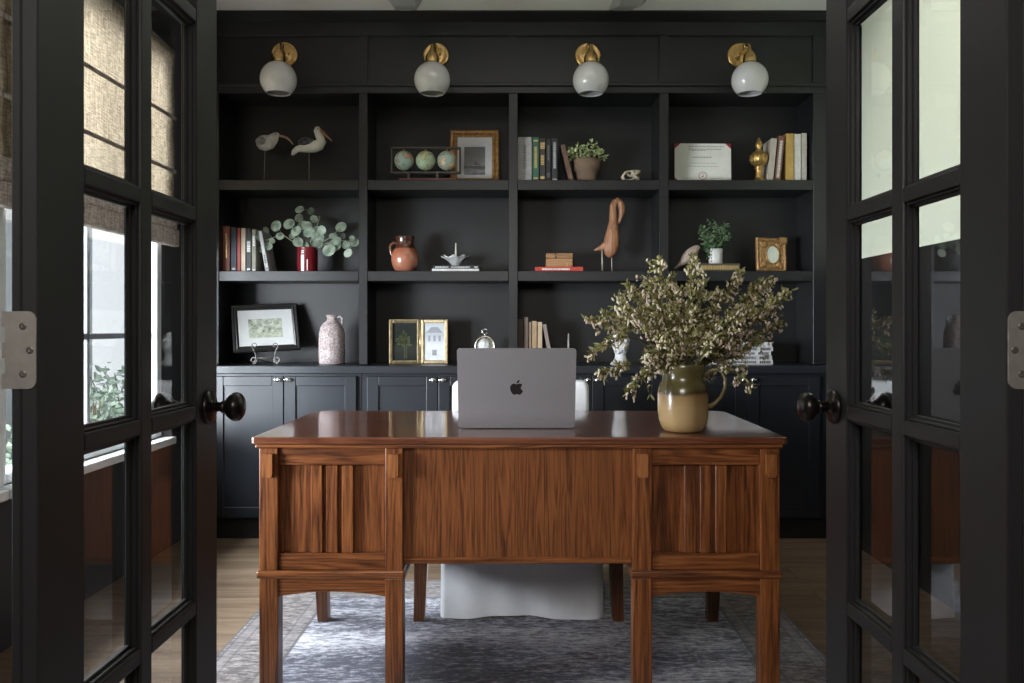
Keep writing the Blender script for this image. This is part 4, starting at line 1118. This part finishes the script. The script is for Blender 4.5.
# landscape in a black frame on a wire easel (row three, first bay)
DE = 4.45
k_ = DE / FPX
w_, h = 64.5 * k_, .264
t = thing('framed_landscape', 'black framed faded green landscape print propped on the wire easel', 'picture', (X(267.5, DE), DE, Z(350.6, DE)), (R(-21), R(-2.5), R(21)))
frame_parts(t, w_, h, .031, .018, plain('black_frame_lacquer', (.018, .017, .017), .3, var=.2), .03)
pr = MB().box(-.087, .085, .0052, .0059, .075, .182).build('print', speckle('faded_green_landscape', (.12, .14, .10), (.50, .52, .43), 38, .36, .58, .8), t)
MB().box(-.087, .085, .0048, .0052, .075, .105).build('foreground', speckle('faded_field', (.30, .32, .24), (.46, .47, .38), 60, .4, .6, .8), pr)
t = thing('wire_easel', 'black scrolled wire easel holding the framed landscape', 'easel', (X(266.5, DE), DE - .045, Z3))
for a in (255.0, 278.5):
    ex = X(a, DE - .02) - X(266.5, DE)
    sg = -1 if a < 266 else 1
    pts = []
    for k in range(22):      # lower scroll
        an = R(-90 - k * 22); r_ = .020 * (1 - k / 30); pts.append((ex + sg * (.004 + .02 * 0) - sg * r_ * math.cos(an) * -1 - sg * .004, 0, .023 + r_ * math.sin(an)))
    pts = pts[::-1]
    pts += [(ex + sg * .006, -.001, .004), (ex - sg * .012, -.002, .02), (ex - sg * .013, -.004, .05), (ex - sg * .003, -.006, .075), (ex + sg * .006, -.008, .095)]
    for k in range(14):      # upper curl
        an = R(0 + k * 22); r_ = .014 * (1 - k / 26); pts.append((ex - sg * .008 + sg * r_ * math.cos(an), -.009, .100 + r_ * math.sin(an)))
    MB().tube(pts, .0028, 8).build('scroll_leg', PEWTER, t)
m_ = MB()
q = X(278.5, DE - .02) - X(255, DE - .02)
m_.tube([(-q / 2, .002, .034), (q / 2, .002, .034)], .0026, 8).tube([(-q / 2 + .012, .002, .03), (0, .13, .004)], .0026, 8).tube([(q / 2 - .012, .002, .03), (0, .13, .004)], .0026, 8)
m_.build('brace', PEWTER, t)

# hinged double photo frame (row three, second bay)
DH = 4.50
GILT = plain('bright_gilt', (.50, .39, .23), .3, metal=.75, var=.25, scale=50)
t = thing('double_frame', 'hinged gold double photo frame standing open on the worktop', 'picture frame', (X(420.5, DH), DH, Z3))
hf = .236
for side, wpx, yaw, lab in ((-1, 31.5, R(-20), 0), (1, 28, R(10), 1)):
    w2 = wpx * DH / FPX
    leaf_o = bpy.data.objects.new('frame_leaf', None); col.objects.link(leaf_o); leaf_o.parent = t
    # hinge line at the middle: each leaf turned a little towards the viewer
    leaf_o.rotation_euler = (0, 0, -yaw * side if False else (R(18) if side < 0 else R(-6)))
    f = MB(); fw = .019
    a, b_ = (-w2, 0) if side < 0 else (0.001, w2)
    f.box(a, a + fw, -.006, .010, 0, hf, .004, 2).box(b_ - fw, b_, -.006, .010, 0, hf, .004, 2).box(a + fw, b_ - fw, -.006, .010, 0, fw, .004, 2).box(a + fw, b_ - fw, -.006, .010, hf - fw, hf, .004, 2)
    f.box(a + .003, b_ - .003, .004, .011, .003, hf - .003)
    fo = f.build('frame', GILT, leaf_o)
    if side < 0:
        MB().box(a + fw, b_ - fw, .0028, .004, fw, hf - fw).build('photo', grad('garden_photo', [(0, (.02, .022, .02)), (.08, (.05, .055, .05)), (.12, (.03, .035, .03)), (.24, (.04, .045, .045))], .25, .03), fo)
        gp = MB(); cx = (a + b_) / 2
        for k in range(26):
            gp.leaf(Vector((cx + rnd.uniform(-.02, .02), .0024, .10 + rnd.uniform(0, .05))), Vector((rnd.gauss(0, .8), 0, rnd.gauss(.4, .6))), Vector((0, -1, 0)), rnd.uniform(.02, .045), .016, 0)
        gp.box(cx - .003, cx + .003, .0022, .0026, .03, .12).box(cx + .008, cx + .012, .0022, .0026, .03, .11).build('pictured_palm', plain('pictured_leaf_green', (.085, .10, .045), .5, var=.6, scale=90), fo)
    else:
        MB().box(a + fw, b_ - fw, .0028, .004, fw, hf - fw).build('photo', grad('bright_house_photo', [(0, (.62, .63, .66)), (.1, (.66, .67, .70)), (.15, (.44, .46, .50)), (.19, (.52, .54, .58)), (.24, (.40, .43, .48))], .25, .03), fo)
        gp = MB(); cx = (a + b_) / 2
        gp.box(cx - .012, cx + .012, .0022, .0027, .045, .075).box(cx - .034, cx - .022, .0022, .0027, .12, .15).box(cx - .006, cx + .006, .0022, .0027, .12, .15).box(cx + .022, cx + .034, .0022, .0027, .12, .15)
        gp.prism([(cx - .045, .165), (cx + .045, .165), (cx + .02, .195), (cx - .02, .195)], .0022, .0027, 'y').build('pictured_house', plain('pictured_grey', (.22, .24, .27), .5), fo)
MB().tube([(0, -.004, .02), (0, -.004, hf - .02)], .005, 10).build('hinge', GILT, t)

# ---------------------------------------------------------------- pots, jugs, vases
# copper-glazed jug (row two, second bay)
DJ = 4.46
k_ = DJ / FPX
t = thing('glazed_jug', 'terracotta jug with dark copper glazed neck and a handle on the left', 'jug', (X(405, DJ), DJ, Z2))
pj = [(0, 0), (8.5, 0), (10.5, 1.5), (12.6, 6), (13.7, 11.5), (13.6, 16), (12, 21), (9.6, 25), (8.6, 28), (8.9, 31.5), (9.9, 35), (9.7, 35.4), (8.9, 34.5), (8, 30), (7.6, 27), (10, 22), (11, 12), (0, 3)]
MB().lathe([(r * k_, z * k_) for r, z in pj], 40).build('body', zones('terracotta_and_copper', [(0, (.30, .11, .065)), (.06, (.36, .14, .085)), (.118, (.30, .095, .05)), (.124, (.075, .024, .013)), (.2, (.05, .018, .012))], rough=.25, noise=.012, coat=.5, var_scale=14), t)
MB().tube([(-8 * k_, 0, 28.5 * k_), (-12 * k_, 0, 29 * k_), (-14.6 * k_, 0, 26 * k_), (-14.6 * k_, 0, 21 * k_), (-13 * k_, 0, 16.5 * k_), (-11.8 * k_, 0, 14.5 * k_)], [.008, .0075, .007, .007, .007, .008], 10).build('handle', plain('copper_glaze', (.16, .065, .035), .25, coat=.5), t)
# pressed glass bowl with a spire (row two, second bay)
DD = 4.50
k_ = DD / FPX
GLASSY = plain('pressed_glass', (.80, .81, .80), .08, var=.1, coat=1.0)
nt = GLASSY.node_tree; nt.nodes['Principled BSDF'].inputs['Transmission Weight'].default_value = .5
t = thing('glass_bowl', 'clear ruffled glass bowl with a tall upright spire on the flat books', 'bowl', (X(455.5, DD), DD + .02, Z2 + .0318))
vs, fs = [], []; seg = 48
pb_ = [(0, 0), (4.2, 0), (4.0, 1.0), (5.0, 2.5), (7.5, 5.5), (11, 8.2), (13.8, 9.8), (13.3, 10.2), (10.4, 9), (7, 6.4), (4.2, 3.4), (0, 2.6)]
for kk, (r, z) in enumerate(pb_):
    for i in range(seg):
        a = 2 * math.pi * i / seg; ru = .09 * math.cos(8 * a) * (r / 13.8) ** 2
        vs.append((r * k_ * (1 + ru) * math.cos(a), r * k_ * (1 + ru) * math.sin(a), (z + 1.2 * math.cos(8 * a + 1) * (r / 13.8) ** 2) * k_))
for kk in range(len(pb_) - 1):
    for i in range(seg): fs.append([kk * seg + i, kk * seg + (i + 1) % seg, (kk + 1) * seg + (i + 1) % seg, (kk + 1) * seg + i])
MB().add(vs, fs, True).build('bowl', GLASSY, t)
MB().lathe([(.012, .012), (.008, .03), (.0055, .05), (.004, .10), (.003, .125), (0, .128)], 16).build('spire', plain('pale_glass_spire', (.60, .58, .52), .15, coat=.6), t)
# small wooden box on red book
DX = 4.47
t = thing('wooden_box', 'small tan wooden box with a notched lid on the red book', 'box', (X(559.5, DX), DX, Z2 + .0252))
BOXW = wood('box_wood', (.16, .075, .03), (.28, .14, .058), (.36, .20, .09), 'X', rough=.5)
k_ = DX / FPX
MB().box(-13.4 * k_, 13.4 * k_, 0, .10, 0, .047, .003).build('box_body', BOXW, t)
MB().box(-13.4 * k_, 13.4 * k_, 0, .10, .048, .0745, .003).build('lid', BOXW, t)
MB().box(-.022, -.018, -.001, .004, .045, .076).prism([(-.024, .052), (-.012, .050), (-.012, .054), (-.024, .058)], -.001, .002, 'y').build('clasp', BLACKMET, t)
MB().lathe([(.0035, 0), (.0035, .002), (0, .0025)], 12, T(.040, 0, .02) @ Matrix.Rotation(R(90), 4, 'X')).box(.0385, .0415, -.002, 0, .008, .02).build('keyhole', LGOLD, t)
# clay pot with bushy plant (row one, third bay)
DP = 4.47
k_ = DP / FPX
t = thing('potted_plant', 'bushy light green plant in a brown clay pot on the top shelf', 'potted plant', (X(586.8, DP), DP, Z1))
CLAY = plain('brown_clay', (.175, .115, .078), .8, var=.1, scale=25)
MB().lathe([(0, 0), (9.2, 0), (9.6, .6), (11.6, 11.8), (13, 12), (13.8, 22.3), (12.8, 22.5), (12.2, 20), (0, 19.5)] and [(r * k_, z * k_) for r, z in [(0, 0), (9.2, 0), (9.6, .6), (11.1, 11.6), (12.7, 12.0), (13.5, 22.6), (12.6, 22.9), (12, 20.5), (0, 20)]], 36).build('pot', CLAY, t)
lf, sm = MB(), MB()
for _ in range(170):
    a = rnd.uniform(0, 2 * math.pi); e = math.sqrt(rnd.random())
    p = Vector((math.cos(a) * e * 19.5 * k_, math.sin(a) * e * 15 * k_, (23 + rnd.uniform(0, 19) * (1 - .55 * e * e)) * k_))
    lf.leaf(p, Vector((p.x * 6 + rnd.gauss(0, .5), p.y * 6 + rnd.gauss(0, .5) - .2, rnd.gauss(.3, .5))), Vector((rnd.gauss(0, .5), -1, rnd.gauss(.6, .4))), rnd.uniform(.018, .028), rnd.uniform(.011, .016))
    if rnd.random() < .3: sm.tube([(p.x * .25, p.y * .25, 20 * k_), tuple(p)], [.0015, .0008], 4)
sm.build('stems', STEM, t)
lf.build('foliage', leaf_mat('variegated_leaf', (.15, .22, .05), (.62, .68, .36), 60), t)
# animal skull
DK = 4.45
k_ = DK / FPX
t = thing('animal_skull', 'small pale animal skull on the top shelf right of the clay potted plant', 'skull', (X(631, DK), DK, Z1))
BONE = plain('old_bone', (.50, .44, .32), .7, var=.2, scale=40)
m_ = MB()
m_.ball((.008, .0, .044), (.034, .026, .019)); m_.ball((.026, 0, .050), (.022, .02, .014)); m_.tube([(.03, 0, .05), (.042, 0, .054), (.049, 0, .058)], [.014, .010, .005], 12)
for s_ in (-1, 1):
    m_.tube([(-.018, s_ * .018, .053), (-.036, s_ * .024, .045), (-.045, s_ * .022, .028), (-.038, s_ * .018, .010), (-.02, s_ * .015, .0055), (.002, s_ * .013, .010), (.012, s_ * .012, .016)], [.006, .0055, .006, .0055, .005, .005, .004], 10)
    m_.tube([(.014, s_ * .016, .028), (.03, s_ * .014, .020), (.044, s_ * .008, .022)], [.007, .006, .004], 8)
m_.tube([(.028, 0, .018), (.040, 0, .010), (.046, 0, .0035)], [.008, .006, .003], 8)
m_.build('bone', BONE, t)
MB().ball((-.010, -.020, .042), (.009, .008, .008), 12, 8).ball((.016, -.0235, .047), (.005, .004, .005), 10, 6).build('eye_socket', BLACKMET, t)
# gold finial
DN = 4.46
k_ = DN / FPX
t = thing('finial', 'antique gold turned finial with a ribbed ball on the top shelf', 'ornament', (X(759, DN), DN, Z1))
pf = [(6.3, 0), (6.3, 2), (4.6, 3), (3.6, 5), (3.3, 11), (3.6, 13), (5, 14.2), (3.2, 15.2), (4.2, 16.5), (7.5, 19), (8.6, 23), (8.2, 26.5), (5.4, 30), (3, 31), (3.6, 32.3), (2, 33.5), (3, 35), (3.6, 37), (3, 39.5), (1.7, 42), (1.5, 43), (.6, 44.6), (0, 45)]
MB().lathe([(r * k_, z * k_) for r, z in pf], 64, ribs=(12, .10, 8, 12)).build('turning', GOLD, t)
# small white pot with feathery plant (row two, fourth bay)
DQ = 4.47
k_ = DQ / FPX
t = thing('potted_plant', 'feathery dark green plant in a small white pot on the flat book', 'potted plant', (X(716.5, DQ), DQ + .02, Z2 + .0425))
MB().lathe([(r * k_, z * k_) for r, z in [(0, 0), (6.3, 0), (6.9, .5), (7.1, 15.2), (6.7, 15.4), (6.3, 14), (0, 13.5)]], 32).build('pot', plain('white_ceramic', (.52, .52, .49), .4, var=.08), t)
m_ = MB()
for k in range(4): m_.box(-.0295, -.0255, -.028, -.024, .010 + k * .017, .018 + k * .017, .001)
m_.build('pot_mark', LBLACK, t)
lf, sm = MB(), MB()
for j in range(40):
    a = rnd.uniform(0, 2 * math.pi); out = rnd.uniform(.02, .085); hgt = rnd.uniform(.08, .23)
    tip = Vector((math.cos(a) * out - .004, math.sin(a) * out * .8, hgt)); p0 = Vector((math.cos(a) * .015, math.sin(a) * .015, .07))
    if j < 5: tip = Vector((-.055 - .012 * j + .01, -.02, .03 + .035 * j)); p0 = Vector((-.028, -.01, .085))
    mid = (p0 + tip) / 2 + Vector((0, 0, .03))
    pts = [bez(p0, mid, tip, k / 7) for k in range(8)]
    sm.tube(pts, .001, 4)
    for k in range(1, 8):
        for _ in range(4): lf.leaf(pts[k], Vector((rnd.gauss(0, 1), rnd.gauss(0, 1), rnd.gauss(.1, .7))), Vector((rnd.gauss(0, .5), -1, .5)), rnd.uniform(.012, .024), .0085)
sm.build('stems', STEM, t); lf.build('foliage', leaf_mat('dark_fern_green', (.03, .075, .03), (.17, .27, .13), 60), t)
# speckled bottle jug (row three, first bay)
DS = 4.45
k_ = DS / FPX
t = thing('bottle_jug', 'speckled pinkish white bottle jug with a tiny handle on the worktop', 'jug', (X(332, DS), DS, Z3))
pv = [(0, 0), (11.6, 0), (12.6, 1), (13.1, 10), (13, 22), (12.6, 31), (11.3, 37), (8.6, 41), (5.4, 43.3), (4.8, 45), (5.2, 47.5), (6, 48.8), (5.6, 49.3), (4.3, 48), (3.8, 44), (0, 43)]
MB().lathe([(r * k_, z * k_) for r, z in pv], 40).build('body', speckle('speckled_stoneware', (.20, .13, .13), (.52, .46, .455), 95, .40, .60, .75, bump=.6), t)
MB().tube([(5 * k_, 0, 47 * k_), (8.2 * k_, 0, 48 * k_), (10.4 * k_, 0, 46 * k_), (10.2 * k_, 0, 41.5 * k_), (8.8 * k_, 0, 39.5 * k_)], .0065, 10).build('handle', speckle('dark_speckle', (.16, .12, .12), (.5, .46, .46), 75, .42, .62, .75), t)
# round desk clock behind the laptop
DL = 4.46
k_ = DL / FPX
t = thing('desk_clock', 'round brass rimmed white desk clock with ring on top behind the laptop', 'clock', (X(485, DL), DL, Z3))
MX = T(0, 0, Z(346, DL) - Z3) @ Matrix.Rotation(R(90), 4, 'X')
MB().lathe([(8.2 * k_, .001), (8.4 * k_, .008), (10 * k_, .010), (10.6 * k_, .004), (10.6 * k_, -.012), (8 * k_, -.016), (0, -.016)], 48, MX, cap=False).tube([(0, -.0, Z(335.5, DL) - Z3), (0, 0, Z(333.5, DL) - Z3)], .006, 10).build('case', plain('champagne_metal', (.55, .50, .41), .25, metal=.9), t)
MB().lathe([(8.4 * k_, .002), (0, .0025)], 48, MX).build('dial', plain('white_enamel', (.70, .71, .70), .25, var=.02), t)
MB().box(-.0012, .0012, -.0045, -.0028, Z(346, DL) - Z3, Z(340, DL) - Z3).box(-.022, .0, -.0045, -.0028, Z(346, DL) - Z3 - .001, Z(346, DL) - Z3 + .001).build('hand', LBLACK, t)
rz = Z(331.6, DL) - Z3
MB().tube([(.013 * math.cos(2 * math.pi * i / 24), 0, rz + .013 * math.sin(2 * math.pi * i / 24)) for i in range(25)], .0032, 8).build('ring', CHROME, t)
MB().box(-.035, .035, -.02, .03, 0, .012, .003, 2).box(-.012, .012, -.005, .01, .010, .046).build('foot', BRASS, t)
# candle spike beside it
t = thing('taper_candle', 'thin grey upright taper candle rising behind the right end of the laptop', 'candle', (X(568.5, DL), DL, Z3))
MB().lathe([(0, 0), (.03, 0), (.032, .004), (.012, .010), (.010, .035), (.014, .04), (.012, .046), (0, .046)], 24).build('holder', BRASS, t)
MB().lathe([(.0055, .045), (.005, .11), (.0035, .15), (.0012, .162), (0, .163)], 16).build('candle', plain('grey_wax', (.30, .30, .29), .6), t)

# white bust planter (row three, third bay)
DU = 4.43
k_ = DU / FPX
t = thing('bust', 'white classical head bust on the worktop left of the flowers', 'bust', (X(620.5, DU), DU, Z3), (0, 0, R(-28)))
m_ = MB()
S_ = .168 / 31
m_.lathe([(0, 0), (10 * S_, 0), (10 * S_, 1.2 * S_), (7.6 * S_, 3 * S_), (5.6 * S_, 6 * S_), (5.2 * S_, 10 * S_), (6.5 * S_, 13 * S_)], 24)
m_.ball((0, .1 * S_, 20 * S_), (8.3 * S_, 9 * S_, 10.2 * S_), 24, 16)
m_.ball((0, -3.2 * S_, 15 * S_), (5.2 * S_, 5.2 * S_, 5.4 * S_)); m_.ball((0, -7.5 * S_, 11.6 * S_), (2.1 * S_, 1.6 * S_, 1.6 * S_))
m_.tube([(0, -8.6 * S_, 21.5 * S_), (0, -9.8 * S_, 18.6 * S_), (0, -10.4 * S_, 16.8 * S_), (0, -8.4 * S_, 16.2 * S_)], [.9 * S_, 1.2 * S_, 1.5 * S_, 1.0 * S_], 10)
m_.ball((0, -8.3 * S_, 14.2 * S_), (2.1 * S_, 1.0 * S_, .8 * S_), 12, 8)
for s_ in (-1, 1):
    m_.tube([(s_ * 1.2 * S_, -8.9 * S_, 22 * S_), (s_ * 3.4 * S_, -8.3 * S_, 22.6 * S_), (s_ * 5.6 * S_, -6.4 * S_, 21.6 * S_)], [.7 * S_, .9 * S_, .6 * S_], 8)
    m_.ball((s_ * 3.1 * S_, -7.5 * S_, 19.9 * S_), (1.5 * S_, 1 * S_, .9 * S_), 10, 8); m_.ball((s_ * 7.4 * S_, .6 * S_, 18.8 * S_), (1 * S_, 1.7 * S_, 2.4 * S_), 10, 8)
m_.build('head', plain('white_plaster', (.62, .62, .62), .7, var=.06), t)
hr = MB()
for k in range(70):
    a = rnd.uniform(0, 2 * math.pi); e = rnd.uniform(.25, 1.45)
    x, y, z = 7.7 * S_ * math.sin(e) * math.cos(a), 9.1 * S_ * math.sin(e) * math.sin(a), 10.3 * S_ * math.cos(e)
    if y < -5.5 * S_ and z < 5.2 * S_: continue
    hr.ball((x, y, 20 * S_ + z), rnd.uniform(1.3, 2.0) * S_, 10, 6)
hr.build('curls', bpy.data.materials['white_plaster'], t)

# red canister with eucalyptus sprigs (row two, first bay)
DA = 4.47
k_ = DA / FPX
t = thing('canister', 'dark red enamel canister with a white stripe on the middle shelf', 'canister', (X(307.5, DA), DA, Z2))
MB().lathe([(r * k_, z * k_) for r, z in [(0, 0), (10, 0), (10.2, .4), (10.2, 23.4), (10.5, 24), (10, 24.4), (9.5, 23.6), (9.5, 3), (0, 2.5)]], 40).build('body', plain('red_enamel', (.12, .008, .013), .22, var=.12, coat=.5), t)
m_ = MB()
for (a0, a1, z0, z1) in ((-113, -96, .3, 16.5), (-113, -96, 18, 19), (-113, -96, 19.8, 20.6), (-80, -75, .5, 12)):
    n_ = 6
    vs = [(10.26 * k_ * math.cos(R(a0 + (a1 - a0) * i / n_)), 10.26 * k_ * math.sin(R(a0 + (a1 - a0) * i / n_)), z) for z in (z0 * k_, z1 * k_) for i in range(n_ + 1)]
    m_.add(vs, [[i, i + 1, n_ + 2 + i, n_ + 1 + i] for i in range(n_)])
m_.build('stripe', plain('white_enamel_stripe', (.60, .56, .54), .3), t)
EUC = leaf_mat('eucalyptus_leaf', (.13, .18, .13), (.34, .41, .32), 30, rough=.6, transl=.15)
EUCS = plain('eucalyptus_stem', (.20, .20, .13), .7)
def sprig(label, pts_px, leaves_px, dy):
    root = Vector((X(307.5, DA), DA, Z2 + 20 * k_))
    o = thing('eucalyptus_sprig', label, 'eucalyptus', root, group='eucalyptus sprigs in the red canister')
    P = []
    n_ = len(pts_px)
    for i, (a, b_) in enumerate(pts_px):
        u = (i + 1) / n_; d = DA + dy * u
        P.append(Vector((X(a, d), d, Z(b_, d))) - root)
    MB().tube([Vector((rnd.uniform(-.02, .02), 0, -.05)), Vector((0, 0, .01))] + P, [.003, .003] + [.0027 - .0012 * i / n_ for i in range(n_)], 8).build('stem', EUCS, o)
    lf = MB()
    for (a, b_, r_, tw) in leaves_px:
        d = DA + dy * .8 + rnd.uniform(-.02, .015)
        c = Vector((X(a, d), d, Z(b_, d))) - root
        nearest = min(P + [Vector((0, 0, .01))], key=lambda q: (q - c).length)
        lf.disc_leaf(c, (rnd.gauss(0, .35) + tw, -1, rnd.gauss(.25, .3)), r_ * d / FPX, rnd.uniform(1.0, 1.25))
        lf.tube([nearest, (nearest + c) / 2 + Vector((0, 0, .004)), c + Vector((0, .002, 0))], .0011, 5)
    lf.build('leaves', EUC, o)
sprig('eucalyptus sprig stretching far left across the books', [(295, 243), (282, 234), (272, 238), (264, 241)], [(276, 226, 5, .3), (280, 236, 4, 0), (268, 246, 4.5, -.4), (262, 249, 4, .2), (259, 237, 4, 1), (266, 230, 3.5, 1.2), (272, 241, 3, .5)], -.02)
sprig('eucalyptus sprig leaning left of centre with a round leaf at its tip', [(301, 240), (294, 230), (289, 224)], [(289, 224, 5, 0), (296, 231, 5.5, .2), (298, 242, 5, .3), (292, 236, 3, 1), (303, 248, 6, 0)], -.04)
sprig('tallest upright eucalyptus sprig in the red canister', [(304, 236), (301, 222), (299.5, 210)], [(299.5, 209.5, 4, 0), (299, 218, 4, .5), (302, 225, 5, .1), (307, 226, 5, .2), (311, 211, 3.5, 1.4), (309, 232, 5, -.2)], 0)
sprig('eucalyptus sprig rising right of centre with large leaves', [(312, 238), (317, 226), (320, 216)], [(314, 219, 4, .6), (315, 232, 6, 0), (318, 238, 6, .3), (322, 230, 4.5, .4), (312, 247, 6, 0), (319, 244, 4, .2)], -.03)
sprig('eucalyptus sprig arching right with a round leaf raised at its end', [(321, 243), (331, 237), (340, 228)], [(341, 227, 5, .1), (333, 236, 4, .6), (335, 245, 6, .2), (329, 250, 6, 0), (337, 241, 4, .3)], -.03)
sprig('eucalyptus sprig stretching furthest right to the bookcase upright', [(324, 244), (340, 240), (354, 242)], [(354, 242, 5, 0), (346, 245, 4, .6), (348, 253, 4, .2), (343, 236, 3, .8), (352, 238, 3, .4)], -.02)

# ---------------------------------------------------------------- outside the windows
struct(MB().box(-9, XL - .16, -4, 9, -.12, -.10).build('ground', plain('outdoor_lawn', (.10, .14, .05), .9, var=.4, scale=20)))
tag(MB().box(-4.7, -4.55, -3.5, 9, -.1, 3.1).build('garden_wall', plain('white_render', (.33, .342, .34), .9, var=.03, scale=4)), 'pale rendered wall outside the left windows', 'wall')
SH = leaf_mat('outdoor_shrub_leaf', (.17, .24, .17), (.42, .49, .39), 12)
for k, (sy, hh) in enumerate(((9.0, .0),)): pass
shl = ['pale green shrub outside the left window nearest the bookcase', 'larger pale green shrub farther out along the pale garden wall outside the left window']
for k, (sx, sy, r_, hh) in enumerate(((-3.2, 6.3, .55, .72), (-3.6, 7.7, .75, .80))):
    o = thing('shrub', shl[k], 'shrub', (sx, sy, -.1), group='shrubs outside the left windows')
    lf, br = MB(), MB()
    for _ in range(900):
        a = rnd.uniform(0, 2 * math.pi); e = math.sqrt(rnd.random())
        p = Vector((r_ * e * math.cos(a), r_ * e * math.sin(a), rnd.uniform(.05, 1) * hh * (1.1 - .5 * e * e)))
        lf.leaf(p, Vector((rnd.gauss(0, 1), rnd.gauss(0, 1), rnd.gauss(.5, .6))), Vector((rnd.gauss(0, 1), rnd.gauss(0, 1), 1)), rnd.uniform(.06, .11), .04)
    for _ in range(9):
        a = rnd.uniform(0, 6.28); br.tube([(0, 0, 0), (r_ * .3 * math.cos(a), r_ * .3 * math.sin(a), hh * .5), (r_ * .6 * math.cos(a), r_ * .6 * math.sin(a), hh * .9)], [.012, .008, .004], 6)
    br.build('branches', STEM, o); lf.build('foliage', SH, o)

# ---------------------------------------------------------------- light
wd = bpy.data.worlds.new('overcast'); bpy.context.scene.world = wd; wd.use_nodes = True
nt = wd.node_tree; bg = nt.nodes['Background']
tc = N(nt, 'ShaderNodeTexCoord'); sp = N(nt, 'ShaderNodeSeparateXYZ'); nt.links.new(tc.outputs['Generated'], sp.inputs[0])
r = ramp(nt, [(.0, (.55, .60, .62)), (.5, (.80, .86, .90)), (1.0, (.74, .84, .98))])
mr = N(nt, 'ShaderNodeMapRange'); mr.inputs[1].default_value = -1; mr.inputs[2].default_value = 1; nt.links.new(sp.outputs[2], mr.inputs[0]); nt.links.new(mr.outputs[0], r.inputs[0]); nt.links.new(r.outputs[0], bg.inputs['Color'])
bg.inputs['Strength'].default_value = 1.25

def area(name, loc, target, sx, sy, power, colr):
    l = bpy.data.lights.new(name, 'AREA'); l.shape = 'RECTANGLE'; l.size = sx; l.size_y = sy; l.energy = power; l.color = colr
    o = bpy.data.objects.new(name, l); col.objects.link(o); o.location = loc
    o.rotation_euler = (Vector(target) - Vector(loc)).to_track_quat('-Z', 'Y').to_euler()
    return o
area('window_daylight', (-3.5, 2.9, 3.0), (0.0, 2.9, .55), 3.2, 1.6, 740, (.86, .94, 1.0))
area('garden_daylight', (-4.2, .6, .95), (0.0, 3.9, .75), 2.6, 1.3, 880, (.86, .93, 1.0))
area('hall_light', (-.5, -1.6, 2.3), (0, 3.0, .6), 1.4, .8, 40, (1.0, .95, .91))
area('added_ceiling_fill', (0, 3.05, 2.42), (0, 3.05, 3.0), 1.6, .3, 9, (1.0, .98, .95))  # added fill out of view to brighten the ceiling, no such fixture
sl_ = bpy.data.lights.new('added_wall_fill', 'SPOT'); sl_.energy = 42; sl_.spot_size = R(85); sl_.spot_blend = .8; sl_.shadow_soft_size = .08; sl_.color = (1.0, 1.0, .93)  # unseen spot added to brighten the upper right wall
so = bpy.data.objects.new('added_wall_fill', sl_); col.objects.link(so); so.location = (.55, 3.1, 2.62); so.rotation_euler = (Vector((1.66, 3.35, 1.95)) - Vector(so.location)).to_track_quat('-Z', 'Y').to_euler()

# ---------------------------------------------------------------- camera
cam = bpy.data.cameras.new('camera'); co = bpy.data.objects.new('camera', cam); col.objects.link(co)
co.location = (0, 0, CAMZ); co.rotation_euler = (R(90), 0, 0)
cam.sensor_width = 36; cam.lens = FPX / 1024 * 36
cam.shift_x = -8 / 1024; cam.shift_y = -14.5 / 1024
cam.clip_start = .02
sc = bpy.context.scene
sc.camera = co
sc.view_settings.view_transform = 'Standard'
sc.view_settings.look = 'None'
sc.view_settings.exposure = .22
sc.cycles.use_denoising = True
sc.cycles.max_bounces = 10; sc.cycles.transparent_max_bounces = 16
sc.cycles.sample_clamp_indirect = 6.0
